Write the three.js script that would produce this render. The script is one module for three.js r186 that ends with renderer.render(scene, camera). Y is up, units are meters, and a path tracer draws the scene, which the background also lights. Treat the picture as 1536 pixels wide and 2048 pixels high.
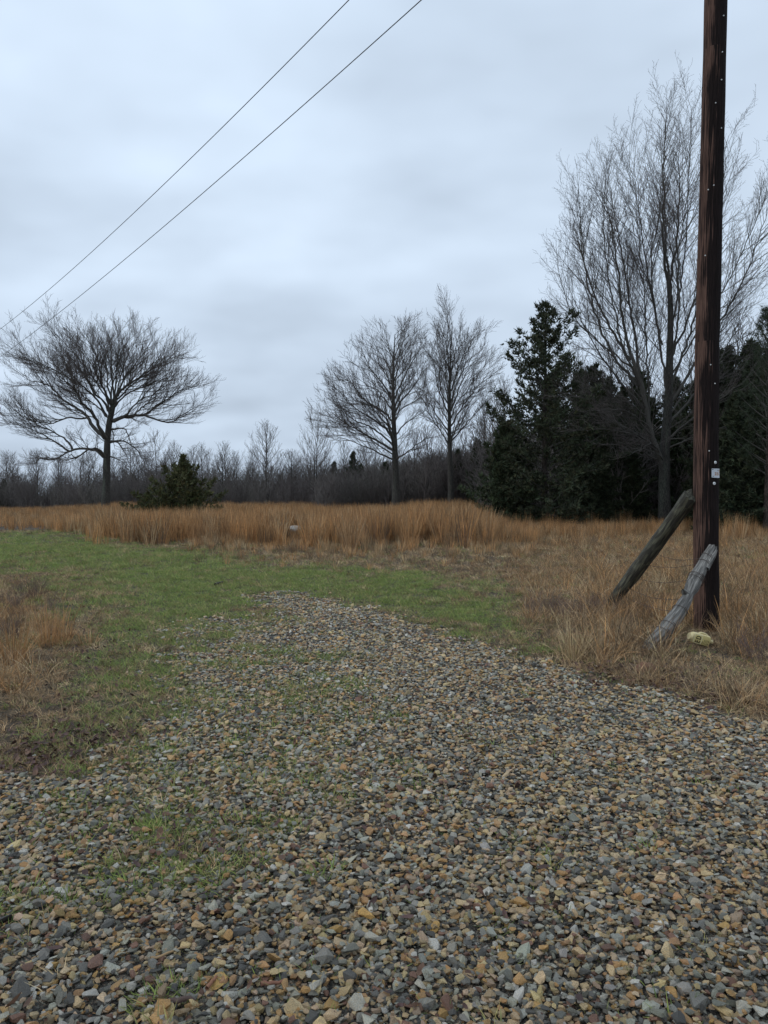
import * as THREE from 'three';
import { ConvexGeometry } from 'three/addons/geometries/ConvexGeometry.js';
import { mergeGeometries, toCreasedNormals } from 'three/addons/utils/BufferGeometryUtils.js';
import { createNoise2D, createNoise3D } from 'simplex-noise';

// ---------------------------------------------------------------- random + noise (seeded)
function rngOf(seed) { let s = seed >>> 0; return () => { s = (s + 0x6D2B79F5) >>> 0; let t = s; t = Math.imul(t ^ (t >>> 15), t | 1); t ^= t + Math.imul(t ^ (t >>> 7), t | 61); return ((t ^ (t >>> 14)) >>> 0) / 4294967296; }; }
let R = rngOf(7);
const rr = (a, b) => a + (b - a) * R();
const gauss = () => { let s = 0; for (let i = 0; i < 6; i++) s += R(); return (s - 3) / 0.707 / 1.0; };
const n2 = createNoise2D(rngOf(11)), n3 = createNoise3D(rngOf(12));
const fbm2 = (x, y, o = 4) => { let a = 0.5, s = 0, f = 1; for (let i = 0; i < o; i++) { s += a * n2(x * f, y * f); a *= 0.5; f *= 2.03; } return s; };
const fbm3 = (x, y, z, o = 4) => { let a = 0.5, s = 0, f = 1; for (let i = 0; i < o; i++) { s += a * n3(x * f, y * f, z * f); a *= 0.5; f *= 2.03; } return s; };
const clamp = (x, a = 0, b = 1) => Math.min(b, Math.max(a, x));
const smooth = (a, b, x) => { const t = clamp((x - a) / (b - a)); return t * t * (3 - 2 * t); };
const lerp = (a, b, t) => a + (b - a) * t;
const V = (x, y, z) => new THREE.Vector3(x, y, z);

// ---------------------------------------------------------------- camera, sky, sun, exposure
const scene = new THREE.Scene();
const F = 1420, EYE = 1.6, HORIZON = 990;                       // focal length and horizon in photo pixels
const camera = new THREE.PerspectiveCamera(2 * Math.atan(1024 / F) * 180 / Math.PI, 0.75, 0.05, 2500);
const PITCH = -Math.atan((1024 - HORIZON) / F);
camera.position.set(0, EYE, 0);
camera.rotation.x = PITCH;
scene.add(camera);

const renderer = new THREE.WebGLRenderer({ antialias: true });
renderer.toneMapping = THREE.LinearToneMapping;
renderer.toneMappingExposure = 1.0;
renderer.shadowMap.enabled = true;
renderer.setSize(768, 1024);

const SUN = V(-0.74, 0.6, 0.1).normalize();
{
  const w = 1024, h = 512, data = new Float32Array(w * h * 4);
  for (let j = 0; j < h; j++) for (let i = 0; i < w; i++) {
    const el = ((j + 0.5) / h - 0.5) * Math.PI, az = ((i + 0.5) / w - 0.5) * 2 * Math.PI;
    const d = V(Math.cos(el) * Math.cos(az), Math.sin(el), Math.cos(el) * Math.sin(az));
    const y = Math.max(d.y, 0);
    const k = 1 / (y + 0.22), x = d.x * k, z = d.z * k;
    let c = fbm2(x * 0.55 + 3.1, z * 0.9 + 1.7, 5) * 0.75 + fbm2(x * 1.7 - 8, z * 2.6 + 4, 4) * 0.35;
    c = clamp(c, -0.8, 0.8);
    const L = (0.6 + 0.2 * Math.sqrt(y)) * (1 + 0.33 * c) * (1 + 0.14 * Math.max(0, d.dot(SUN)));
    const cold = 1 - 0.35 * clamp(c + 0.2, 0, 0.6);
    const o = (j * w + i) * 4;
    data[o] = L * 0.855; data[o + 1] = L * (1.0 + 0.02 * cold); data[o + 2] = L * (1.16 + 0.07 * cold); data[o + 3] = 1;
  }
  const sky = new THREE.DataTexture(data, w, h, THREE.RGBAFormat, THREE.FloatType);
  sky.mapping = THREE.EquirectangularReflectionMapping;
  sky.magFilter = THREE.LinearFilter; sky.minFilter = THREE.LinearFilter; sky.needsUpdate = true;
  scene.background = sky; scene.environment = sky;
}
const sun = new THREE.DirectionalLight(new THREE.Color(1, 0.97, 0.92), 0.7);
sun.position.copy(SUN).multiplyScalar(80); sun.castShadow = true; sun.shadow.radius = 45;
sun.shadow.mapSize.set(2048, 2048);
Object.assign(sun.shadow.camera, { left: -50, right: 50, top: 50, bottom: -50, near: 1, far: 220 });
scene.add(sun, sun.target);

// ---------------------------------------------------------------- photo pixel <-> world
const cp = Math.cos(PITCH), sp = Math.sin(PITCH);
function ray(px, py) { const x = (px - 768) / F, y = (1024 - py) / F, z = -1; return V(x, y * cp - z * sp, y * sp + z * cp); }
function at(px, py, D) { const d = ray(px, py); return V(0, EYE, 0).addScaledVector(d, D / -d.z); }        // D: distance in front of the camera
function gp(px, py) { const d = ray(px, py); return V(0, EYE, 0).addScaledVector(d, EYE / -d.y); }            // where the ray meets the ground
function toPx(x, y, z) { const dy = y - EYE, yc = dy * cp + z * sp, zc = -dy * sp + z * cp; return [768 + F * x / -zc, 1024 - F * yc / -zc, -zc]; }

// ---------------------------------------------------------------- naming helpers
const used = new Map();
function numbered(n) { const k = used.get(n) || 0; used.set(n, k + 1); return k ? `${n}_${String(k).padStart(3, '0')}` : n; }
function tag(o, label, category, group, kind) { if (label) o.userData.label = label; if (category) o.userData.category = category; if (group) o.userData.group = group; if (kind) o.userData.kind = kind; return o; }
function shadows(o) { o.traverse(m => { if (m.isMesh) { m.castShadow = true; m.receiveShadow = true; } }); return o; }
function thing(name, label, category, pos, group) { const g = new THREE.Group(); g.name = numbered(name); if (pos) g.position.copy(pos); scene.add(g); return tag(g, label, category, group); }
function part(name, geo, mat, parent) { const m = new THREE.Mesh(geo, mat); m.name = name; m.castShadow = m.receiveShadow = true; parent.add(m); return m; }
function mat(r, g, b, rough = 0.9, extra = {}) { const m = new THREE.MeshStandardMaterial({ roughness: rough, ...extra }); m.color.setRGB(r, g, b); return m; }

// ---------------------------------------------------------------- mesh builder
class MB {
  constructor(color = false, uv = false) { this.p = []; this.n = []; this.c = color ? [] : null; this.u = uv ? [] : null; this.i = []; }
  get count() { return this.p.length / 3; }
  tube(pts, rad, sides, color, wob = 0) {
    let nrm = null, base = this.count, len = 0; const N = pts.length, t = V(), b = V(), nn = V();
    for (let k = 0; k < N; k++) {
      if (k === 0) t.subVectors(pts[1], pts[0]); else if (k === N - 1) t.subVectors(pts[k], pts[k - 1]); else t.subVectors(pts[k + 1], pts[k - 1]);
      t.normalize(); if (k) len += pts[k].distanceTo(pts[k - 1]);
      if (!nrm) nrm = Math.abs(t.y) < 0.9 ? V(0, 1, 0) : V(1, 0, 0);
      nn.copy(nrm).addScaledVector(t, -nrm.dot(t)).normalize(); nrm.copy(nn); b.crossVectors(t, nn);
      const n = this.u ? sides + 1 : sides;
      for (let s = 0; s < n; s++) {
        const a = s / sides * 2 * Math.PI, ca = Math.cos(a), sa = Math.sin(a);
        const x = nn.x * ca + b.x * sa, y = nn.y * ca + b.y * sa, z = nn.z * ca + b.z * sa;
        let r = rad[k]; if (wob) r *= 1 + wob * n3(x * 1.3 + pts[k].x * 2, y * 1.3 + pts[k].y * 1.2, z * 1.3 + pts[k].z * 2);
        this.p.push(pts[k].x + x * r, pts[k].y + y * r, pts[k].z + z * r); this.n.push(x, y, z);
        if (this.c) { const q = typeof color === 'function' ? color(pts[k], x, y, z) : color; this.c.push(q[0], q[1], q[2]); }
        if (this.u) this.u.push(s / sides * 2 * Math.PI * rad[0], len);
      }
    }
    const st = this.u ? sides + 1 : sides;
    for (let k = 0; k < N - 1; k++) for (let s = 0; s < sides; s++) {
      const a = base + k * st + s, a2 = base + k * st + (this.u ? s + 1 : (s + 1) % sides), c = a + st, c2 = a2 + st;
      this.i.push(a, a2, c, a2, c2, c);
    }
  }
  tri(a, b, c, color) {
    const e1x = b[0] - a[0], e1y = b[1] - a[1], e1z = b[2] - a[2], e2x = c[0] - a[0], e2y = c[1] - a[1], e2z = c[2] - a[2];
    let nx = e1y * e2z - e1z * e2y, ny = e1z * e2x - e1x * e2z, nz = e1x * e2y - e1y * e2x; const l = Math.hypot(nx, ny, nz) || 1; nx /= l; ny /= l; nz /= l;
    const k = this.count; for (const q of [a, b, c]) { this.p.push(q[0], q[1], q[2]); this.n.push(nx, ny, nz); if (this.c) this.c.push(color[0], color[1], color[2]); if (this.u) this.u.push(0, 0); }
    this.i.push(k, k + 1, k + 2);
  }
  geo() {
    const g = new THREE.BufferGeometry();
    g.setAttribute('position', new THREE.Float32BufferAttribute(this.p, 3)); g.setAttribute('normal', new THREE.Float32BufferAttribute(this.n, 3));
    if (this.c) g.setAttribute('color', new THREE.Float32BufferAttribute(this.c, 3));
    if (this.u) g.setAttribute('uv', new THREE.Float32BufferAttribute(this.u, 2));
    g.setIndex(this.i); return g;
  }
}
function noiseTexture(w, h, fn, srgb = false, rx = 1, ry = 1) {     // fn(u,v) -> value or [r,g,b] in 0..1
  const d = new Uint8Array(w * h * 4);
  for (let j = 0; j < h; j++) for (let i = 0; i < w; i++) { const q = fn(i / w, j / h), o = (j * w + i) * 4; const a = Array.isArray(q) ? q : [q, q, q]; for (let k = 0; k < 3; k++) d[o + k] = clamp(a[k]) * 255; d[o + 3] = 255; }
  const t = new THREE.DataTexture(d, w, h); t.wrapS = t.wrapT = THREE.RepeatWrapping; t.magFilter = THREE.LinearFilter; t.minFilter = THREE.LinearMipmapLinearFilter; t.generateMipmaps = true;
  if (srgb) t.colorSpace = THREE.SRGBColorSpace; t.repeat.set(rx, ry); t.needsUpdate = true; return t;
}
const torus = (u, v, k, s = 0) => { const a = u * 2 * Math.PI, b = v * 2 * Math.PI; return fbm3(Math.cos(a) * k + s, Math.sin(a) * k + Math.cos(b) * k * 0.9, Math.sin(b) * k + s * 2, 5); };

// ---------------------------------------------------------------- ground zones, read from the photo and laid on the ground
function inPoly(P, x, y) { let c = false; for (let i = 0, j = P.length - 1; i < P.length; j = i++) { const [xi, yi] = P[i], [xj, yj] = P[j]; if ((yi > y) !== (yj > y) && x < (xj - xi) * (y - yi) / (yj - yi) + xi) c = !c; } return c; }
const onGround = P => P.map(([a, b]) => { const q = gp(a, b); return [q.x, q.z]; });
const GRAVEL = onGround([[-500, 1590], [-100, 1585], [0, 1568], [60, 1556], [190, 1540], [225, 1508], [262, 1478], [330, 1440], [338, 1400], [318, 1365], [345, 1330], [372, 1300], [345, 1268], [385, 1240], [440, 1236], [500, 1240], [556, 1248], [560, 1228], [528, 1208], [492, 1191], [560, 1187], [640, 1196], [760, 1226], [880, 1264], [960, 1292], [1060, 1326], [1200, 1368], [1300, 1386], [1420, 1416], [1536, 1446], [1800, 1490], [2300, 1530]]).concat([[9, -4.2], [9, 5], [-9, 5], [-9, -3.7]]);
const GREEN = onGround([[-200, 1078], [0, 1070], [120, 1062], [250, 1090], [420, 1104], [520, 1128], [700, 1138], [880, 1148], [960, 1180], [1050, 1250], [1060, 1300], [900, 1275], [760, 1232], [560, 1194], [480, 1240], [380, 1330], [350, 1440], [260, 1500], [190, 1540], [140, 1480], [200, 1420], [240, 1300], [190, 1210], [60, 1140], [-200, 1130]]);
const PATCHES = [[425, 1278, 62, 15, .85], [500, 1298, 60, 9, .7], [470, 1330, 70, 13, .6], [560, 1312, 45, 11, .8], [660, 1318, 80, 9, .75], [400, 1302, 40, 9, .8], [600, 1385, 140, 40, .36], [430, 1430, 130, 50, .2], [360, 1700, 110, 45, .62], [430, 1735, 110, 60, .52], [250, 1760, 120, 50, .3], [330, 1670, 60, 28, .7], [640, 1762, 22, 18, .8], [500, 1660, 130, 40, .3], [345, 1990, 55, 28, .6], [60, 1830, 110, 60, .38], [960, 1500, 60, 20, .16], [840, 1550, 60, 30, .14], [300, 1520, 90, 40, .3], [540, 1500, 200, 80, .2], [550, 1240, 60, 14, .35], [200, 1620, 150, 50, .2], [335, 1290, 60, 22, .62], [350, 1350, 55, 26, .5], [325, 1420, 60, 30, .55], [262, 1482, 60, 26, .55], [400, 1255, 60, 12, .6], [480, 1262, 60, 9, .55], [520, 1225, 40, 9, .5], [400, 1395, 90, 24, .33], [700, 1440, 150, 40, .16], [600, 1560, 200, 60, .2], [350, 1590, 120, 40, .28], [1080, 1700, 90, 40, .1]]
  .map(([x, y, a, b, w]) => { const c = gp(x, y), e = gp(x + a, y), t = gp(x, y - b), u = gp(x, y + b); return [c.x, c.z, e.x - c.x, Math.abs(t.z - u.z) / 2, w]; });
function gravelAt(x, z) { const k = 0.10 + 0.02 * -z; return inPoly(GRAVEL, x + k * n2(x * 2.1, z * 2.1) + k * 0.7 * n2(x * 6, z * 6 + 9), z + k * 1.3 * n2(x * 2 + 31, z * 2)); }
function patchAt(x, z) { let s = 0; for (const [cx, cz, a, b, w] of PATCHES) { const q = Math.hypot((x - cx) / a, (z - cz) / b); s = Math.max(s, w * (1 - smooth(0.35, 1.25, q + 0.55 * n2(x * 2.7, z * 2.7) + 0.3 * n2(x * 8, z * 8)))); } return s; }
function greenAt(x, z) {
  const k = 0.35 + 0.03 * -z; let s = 0;
  for (const [a, b] of [[0, 0], [k, 0], [-k, 0], [0, k * 1.6], [0, -k * 1.6]]) s += inPoly(GREEN, x + a + k * n2(x * 0.8, z * 0.8), z + b + k * 1.5 * n2(x * 0.7 + 40, z * 0.7)) ? 0.2 : 0;
  return clamp(s * (0.86 + 0.5 * fbm2(x * 0.45, z * 0.45 + 7)) - 0.35 * smooth(0.15, 0.6, fbm2(x * 1.3 + 5, z * 1.3)));
}
const interp = (T, x) => { if (x <= T[0][0]) return T[0][1]; for (let i = 1; i < T.length; i++) if (x <= T[i][0]) return lerp(T[i - 1][1], T[i][1], (x - T[i - 1][0]) / (T[i][0] - T[i - 1][0])); return T[T.length - 1][1]; };
const FRONT = [[-400, 1052], [0, 1050], [110, 1054], [190, 1074], [300, 1086], [420, 1080], [520, 1090], [700, 1094], [820, 1088], [900, 1084], [1000, 1084], [1100, 1078], [1250, 1070], [1800, 1070]];
function hillAt(x, z) { const D = -z; return 0.10 * smooth(16, 40, D) * fbm2(x * 0.06, z * 0.06) + 0.018 * smooth(13.5, 18, D) * n2(x * 0.6, z * 0.6); }

// ---------------------------------------------------------------- ground sheet
{
  const rings = []; for (let r = 0.6; r < 40; r *= 1.028) rings.push(r); for (let r = 42; r < 1800; r *= 1.12) rings.push(r);
  const S = 220, m = new MB(true, true);
  m.p.push(0, 0, 0); m.n.push(0, 1, 0); m.c.push(0.1, 0.08, 0.05); m.u.push(0, 0);
  for (const r of rings) for (let s = 0; s < S; s++) {
    const a = s / S * 2 * Math.PI, x = Math.sin(a) * r, z = -Math.cos(a) * r, front = z < -1;
    const g = front ? greenAt(x, z) : 0, v = 1 + 0.5 * fbm2(x * 1.7, z * 1.7, 4);
    m.p.push(x, front ? hillAt(x, z) : 0, z); m.n.push(0, 1, 0); m.u.push(x, z);
    m.c.push(lerp(0.14, 0.14, g) * v, lerp(0.104, 0.148, g) * v, lerp(0.066, 0.055, g) * v);
  }
  for (let s = 0; s < S; s++) m.i.push(0, 1 + (s + 1) % S, 1 + s);
  for (let k = 0; k < rings.length - 1; k++) for (let s = 0; s < S; s++) { const a = 1 + k * S + s, b = 1 + k * S + (s + 1) % S; m.i.push(a, b, a + S, b, b + S, a + S); }
  const g = m.geo(); g.computeVertexNormals();
  const tex = noiseTexture(512, 512, (u, v) => { const q = 0.72 + 0.5 * torus(u, v, 3.2) + 0.25 * torus(u, v, 11, 4); return [q, q * 0.97, q * 0.92]; }, true, 1 / 1.7, 1 / 1.7);
  const bump = noiseTexture(512, 512, (u, v) => 0.5 + 0.6 * torus(u, v, 9, 2), false, 1 / 1.1, 1 / 1.1);
  const o = part('ground', g, new THREE.MeshStandardMaterial({ vertexColors: true, map: tex, bumpMap: bump, bumpScale: 0.02, roughness: 0.95 }), scene);
  used.set('ground', 1); tag(o, 'damp brown soil and thatch of the open field', 'ground', null, 'structure');
}

// ---------------------------------------------------------------- gravel drive
function inView(x, z, margin = 1.18) { if (z > -1.2) return false; return Math.abs(x / -z) < 768 / F * margin + 0.8 / -z; }
const stoneGeos = [];
{
  R = rngOf(101);
  for (let k = 0; k < 9; k++) {
    const P = []; const fl = rr(0.5, 0.8), el = rr(0.68, 0.95);
    for (let i = 0; i < 15; i++) { const v = V(gauss(), gauss(), gauss()).normalize().multiplyScalar(rr(0.8, 1)); v.x = Math.sign(v.x) * Math.pow(Math.abs(v.x), 0.75); v.z = Math.sign(v.z) * Math.pow(Math.abs(v.z), 0.75); P.push(V(v.x * 0.55, v.y * 0.5 * fl, v.z * 0.55 * el)); }
    let g = new ConvexGeometry(P); g = toCreasedNormals(g, 0.45); const sp = g.attributes.position, su = []; for (let i = 0; i < sp.count; i++) su.push(sp.getX(i) + 0.6 * sp.getY(i) + k * 0.31, sp.getZ(i) - 0.6 * sp.getY(i) + k * 0.17); g.setAttribute('uv', new THREE.Float32BufferAttribute(su, 2)); stoneGeos.push(g);
  }
}
const stoneTex = noiseTexture(256, 256, (u, v) => { const q = 0.92 + 0.26 * torus(u, v, 2.4, 1) + 0.34 * torus(u, v, 9, 5), w = torus(u, v, 3.5, 8); return [q * (1 + 0.12 * w), q, q * (1 - 0.14 * w)]; }, true, 0.9, 0.9);
const stoneBump = noiseTexture(256, 256, (u, v) => 0.5 + 0.6 * torus(u, v, 8, 3), false, 0.9, 0.9);
function stoneColor() {
  const k = R(); let c;
  if (k < 0.34) { const v = rr(0.10, 0.29); c = [v * rr(1.12, 1.24), v * rr(1.08, 1.12), v * rr(0.8, 0.94)]; }          // blue grey
  else if (k < 0.46) { const v = rr(0.045, 0.11); c = [v * 1.05, v * 0.97, v * 0.82]; }                                    // wet slate
  else if (k < 0.80) { const v = rr(0.2, 0.46); c = [v * 1.1, v * rr(0.74, 0.84), v * rr(0.36, 0.5)]; }                 // tan
  else if (k < 0.92) { const v = rr(0.22, 0.38); c = [v * 1.15, v * rr(0.6, 0.7), v * rr(0.2, 0.3)]; }                 // ochre
  else if (k < 0.975) { const v = rr(0.09, 0.18); c = [v * 1.1, v * 0.55, v * 0.34]; }                                     // rust
  else { const v = rr(0.4, 0.52); c = [v, v * 0.92, v * 0.78]; }                                                   // pale
  return c.map(v => v * 1.5);
}
const drive = new THREE.Group(); drive.name = numbered('gravel_drive'); scene.add(drive);
tag(drive, 'mixed grey and tan gravel drive running out into the grass', 'gravel drive', null, 'structure');
{
  const sh = new THREE.Shape(GRAVEL.map(([x, z]) => new THREE.Vector2(x, -z)));
  const g = new THREE.ShapeGeometry(sh); g.rotateX(-Math.PI / 2); g.translate(0, 0.005, 0);
  const uv = g.attributes.position; const U = []; for (let i = 0; i < uv.count; i++) U.push(uv.getX(i), uv.getZ(i)); g.setAttribute('uv', new THREE.Float32BufferAttribute(U, 2));
  const tex = noiseTexture(1024, 1024, (u, v) => { const q = 0.34 + 0.3 * torus(u, v, 2.2) + 0.4 * torus(u, v, 16, 3), w = torus(u, v, 24, 9); return [q * (1 + 0.4 * w), q * (0.92 + 0.1 * w), q * 0.8]; }, true, 1 / 1.3, 1 / 1.3);
  const bump = noiseTexture(1024, 1024, (u, v) => 0.5 + 0.7 * torus(u, v, 22, 2), false, 1 / 0.9, 1 / 0.9);
  part('gravel_bed', g, new THREE.MeshStandardMaterial({ map: tex, bumpMap: bump, bumpScale: 0.012, roughness: 0.9 }), drive);

  R = rngOf(202);
  const stones = [];
  const bands = [[1.55, 3.2, 4600, 1], [3.2, 5, 3600, 1], [5, 7.5, 2300, 1.05], [7.5, 10.5, 1400, 1.15], [10.5, 14, 950, 1.3]];
  for (const [a, b, rho, k] of bands) {
    const half = b * 768 / F * 1.2 + 0.85, n = Math.round(rho * (b - a) * 2 * half);
    for (let i = 0; i < n; i++) {
      const z = -rr(a, b), x = rr(-half, half);
      if (!inView(x, z, 1.15) || !gravelAt(x, z)) continue;
      const p = patchAt(x, z); if (R() < p * 1.15) continue;
      const [px, py] = toPx(x, 0, z), worn = smooth(700, 150, px) * 0.4 * smooth(1600, 1800, py);   // the left near part is trodden into soil
      if (R() < worn * (0.5 + n2(x * 1.8, z * 1.8))) continue;
      let s = Math.exp(gauss() * 0.32) * 0.0245 * k; if (R() < 0.3) s *= 0.55; if (R() < 0.012) s *= 1.6; s = clamp(s, 0.007, 0.062);
      stones.push([x, z, s, s / -z, R() * stoneGeos.length | 0, stoneColor()]);
    }
  }
  // thin spill of stones just past the edge of the drive
  for (let i = 0; i < 5200; i++) { const z = -rr(3, 14), x = rr(-5, 5); if (gravelAt(x, z) || !inView(x, z)) continue; const near = gravelAt(x + 0.35, z) || gravelAt(x - 0.3, z) || gravelAt(x, z + 0.4); if (!near || R() < 0.55) continue; const s = rr(0.015, 0.036); stones.push([x, z, s, s / -z, R() * stoneGeos.length | 0, stoneColor()]); }
  stones.sort((a, b) => b[3] - a[3]);
  const q = new THREE.Quaternion(), e = new THREE.Euler(), M = new THREE.Matrix4(), sc = V(), ps = V();
  const pose = ([x, z, s]) => { const t = 0.3; e.set(gauss() * t, R() * 6.283, gauss() * t); q.setFromEuler(e); ps.set(x, 0.003 + s * 0.16 + Math.abs(gauss()) * 0.0105, z); sc.set(s * rr(0.9, 1.35), s * rr(0.6, 1.05), s * rr(0.8, 1.1)); };
  const big = stones.splice(0, 300), mats = [];
  for (let k = 0; k < 26; k++) { const c = stoneColor(); mats.push(mat(c[0], c[1], c[2], rr(0.5, 0.75), { map: stoneTex, bumpMap: stoneBump, bumpScale: 0.0025 })); }
  big.forEach((st, i) => { pose(st); const m = part(i ? `stone_${String(i).padStart(3, '0')}` : 'stone', stoneGeos[st[4]], mats[i * 7 % 26], drive); m.position.copy(ps); m.quaternion.copy(q); m.scale.copy(sc); });
  const loose = new THREE.Group(); loose.name = 'loose_gravel'; loose.userData.kind = 'stuff'; drive.add(loose);
  const sm = mat(1, 1, 1, 0.62, { map: stoneTex, bumpMap: stoneBump, bumpScale: 0.0025 }), C = new THREE.Color();
  stoneGeos.forEach((g, k) => {
    const L = stones.filter(s => s[4] === k); const im = new THREE.InstancedMesh(g, sm, L.length); im.name = k ? `gravel_layer_${String(k).padStart(3, '0')}` : 'gravel_layer'; im.userData.kind = 'stuff'; im.castShadow = im.receiveShadow = true;
    L.forEach((st, i) => { pose(st); im.setMatrixAt(i, M.compose(ps, q, sc)); im.setColorAt(i, C.setRGB(...st[5])); }); loose.add(im);
  });
  console.log('stones', stones.length);
}

// ---------------------------------------------------------------- bare trees
const barkTex = noiseTexture(256, 512, (u, v) => { const a = fbm3(Math.cos(u * 6.283) * 2.6, Math.sin(u * 6.283) * 2.6, v * 7, 5), b = Math.abs(fbm3(Math.cos(u * 6.283) * 4 + 9, Math.sin(u * 6.283) * 4, v * 10, 4)); return 0.62 + 0.5 * a + 0.5 * b; }, true, 1.2, 0.7);
const barkBump = noiseTexture(256, 512, (u, v) => { const b = Math.abs(fbm3(Math.cos(u * 6.283) * 4 + 9, Math.sin(u * 6.283) * 4, v * 10, 4)); return 0.2 + 1.4 * b; }, false, 1.2, 0.7);
const trunkMat = new THREE.MeshStandardMaterial({ vertexColors: true, map: barkTex, bumpMap: barkBump, bumpScale: 0.03, roughness: 0.9 });
const limbMat = mat(0.085, 0.078, 0.066, 0.9);
const twigMat = mat(0.105, 0.086, 0.078, 0.9);
const pathLen = P => { let s = 0; for (let i = 1; i < P.length; i++) s += P[i].distanceTo(P[i - 1]); return s; };
function resample(P, step) {           // smooth curve through the points
  const c = new THREE.CatmullRomCurve3(P, false, 'centripetal'); const n = Math.max(3, Math.round(c.getLength() / step)); return c.getSpacedPoints(n);
}
// levels: array of { every, len:[a,b], ratio, angle, up, wander, step, rad, sides }
function sprout(P, rad, level, LV, out, from = 0.12, bias, wide = 1, sparse = 1) {
  const S = LV[level]; if (!S) return;
  const total = pathLen(P); let s = total * from + S.every * R(), roll = R() * 6.28;
  const seg = []; let acc = 0; for (let i = 1; i < P.length; i++) { const l = P[i].distanceTo(P[i - 1]); seg.push([acc, l]); acc += l; }
  const t = V(), a = V(), b = V(), d = V();
  while (s < total) {
    let i = 0; while (i < seg.length - 1 && seg[i][0] + seg[i][1] < s) i++;
    const f = clamp((s - seg[i][0]) / seg[i][1]); const p = P[i].clone().lerp(P[i + 1], f), r = lerp(rad[i], rad[i + 1], f);
    t.subVectors(P[i + 1], P[i]).normalize(); a.set(rr(-1, 1), rr(-1, 1), rr(-1, 1)).cross(t).normalize(); b.crossVectors(t, a);
    roll += 2.4 + rr(-0.5, 0.5); const ang = S.angle * wide * rr(0.75, 1.25);
    d.copy(t).multiplyScalar(Math.cos(ang)).addScaledVector(a, Math.sin(ang) * Math.cos(roll)).addScaledVector(b, Math.sin(ang) * Math.sin(roll));
    if (bias) d.addScaledVector(bias, 0.2);
    if (d.y < -0.15) d.y *= 0.45; d.normalize();
    const u = s / total; let L = Math.min(S.len[1], Math.max(S.len[0], total * S.ratio * (1.05 - (LV.taper ?? 0.7) * u))) * rr(0.65, 1.2);
    twig(p, d, L, Math.min(r * 0.72, S.rad * (0.6 + 0.4 * L / S.len[1])), level, LV, out, bias);
    s += S.every * sparse * rr(0.65, 1.35) * (1.1 - 0.35 * u);
  }
}
function twig(p, d, L, r0, level, LV, out, bias) {
  const S = LV[level], n = Math.max(2, Math.round(L / S.step)), P = [p], rad = [Math.max(r0, LV.min)], q = d.clone(); let c = p;
  for (let i = 1; i <= n; i++) {
    q.x += rr(-1, 1) * S.wander; q.y += rr(-1, 1) * S.wander + S.up / n; q.z += rr(-1, 1) * S.wander; q.normalize();
    c = c.clone().addScaledVector(q, L / n); P.push(c); rad.push(Math.max(LV.min, lerp(r0, LV.min * 0.8, i / n)));
  }
  (S.thin ? out.crown : out.bough).tube(P, rad, S.sides);
  sprout(P, rad, level + 1, LV, out, 0.15, bias);
}
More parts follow.
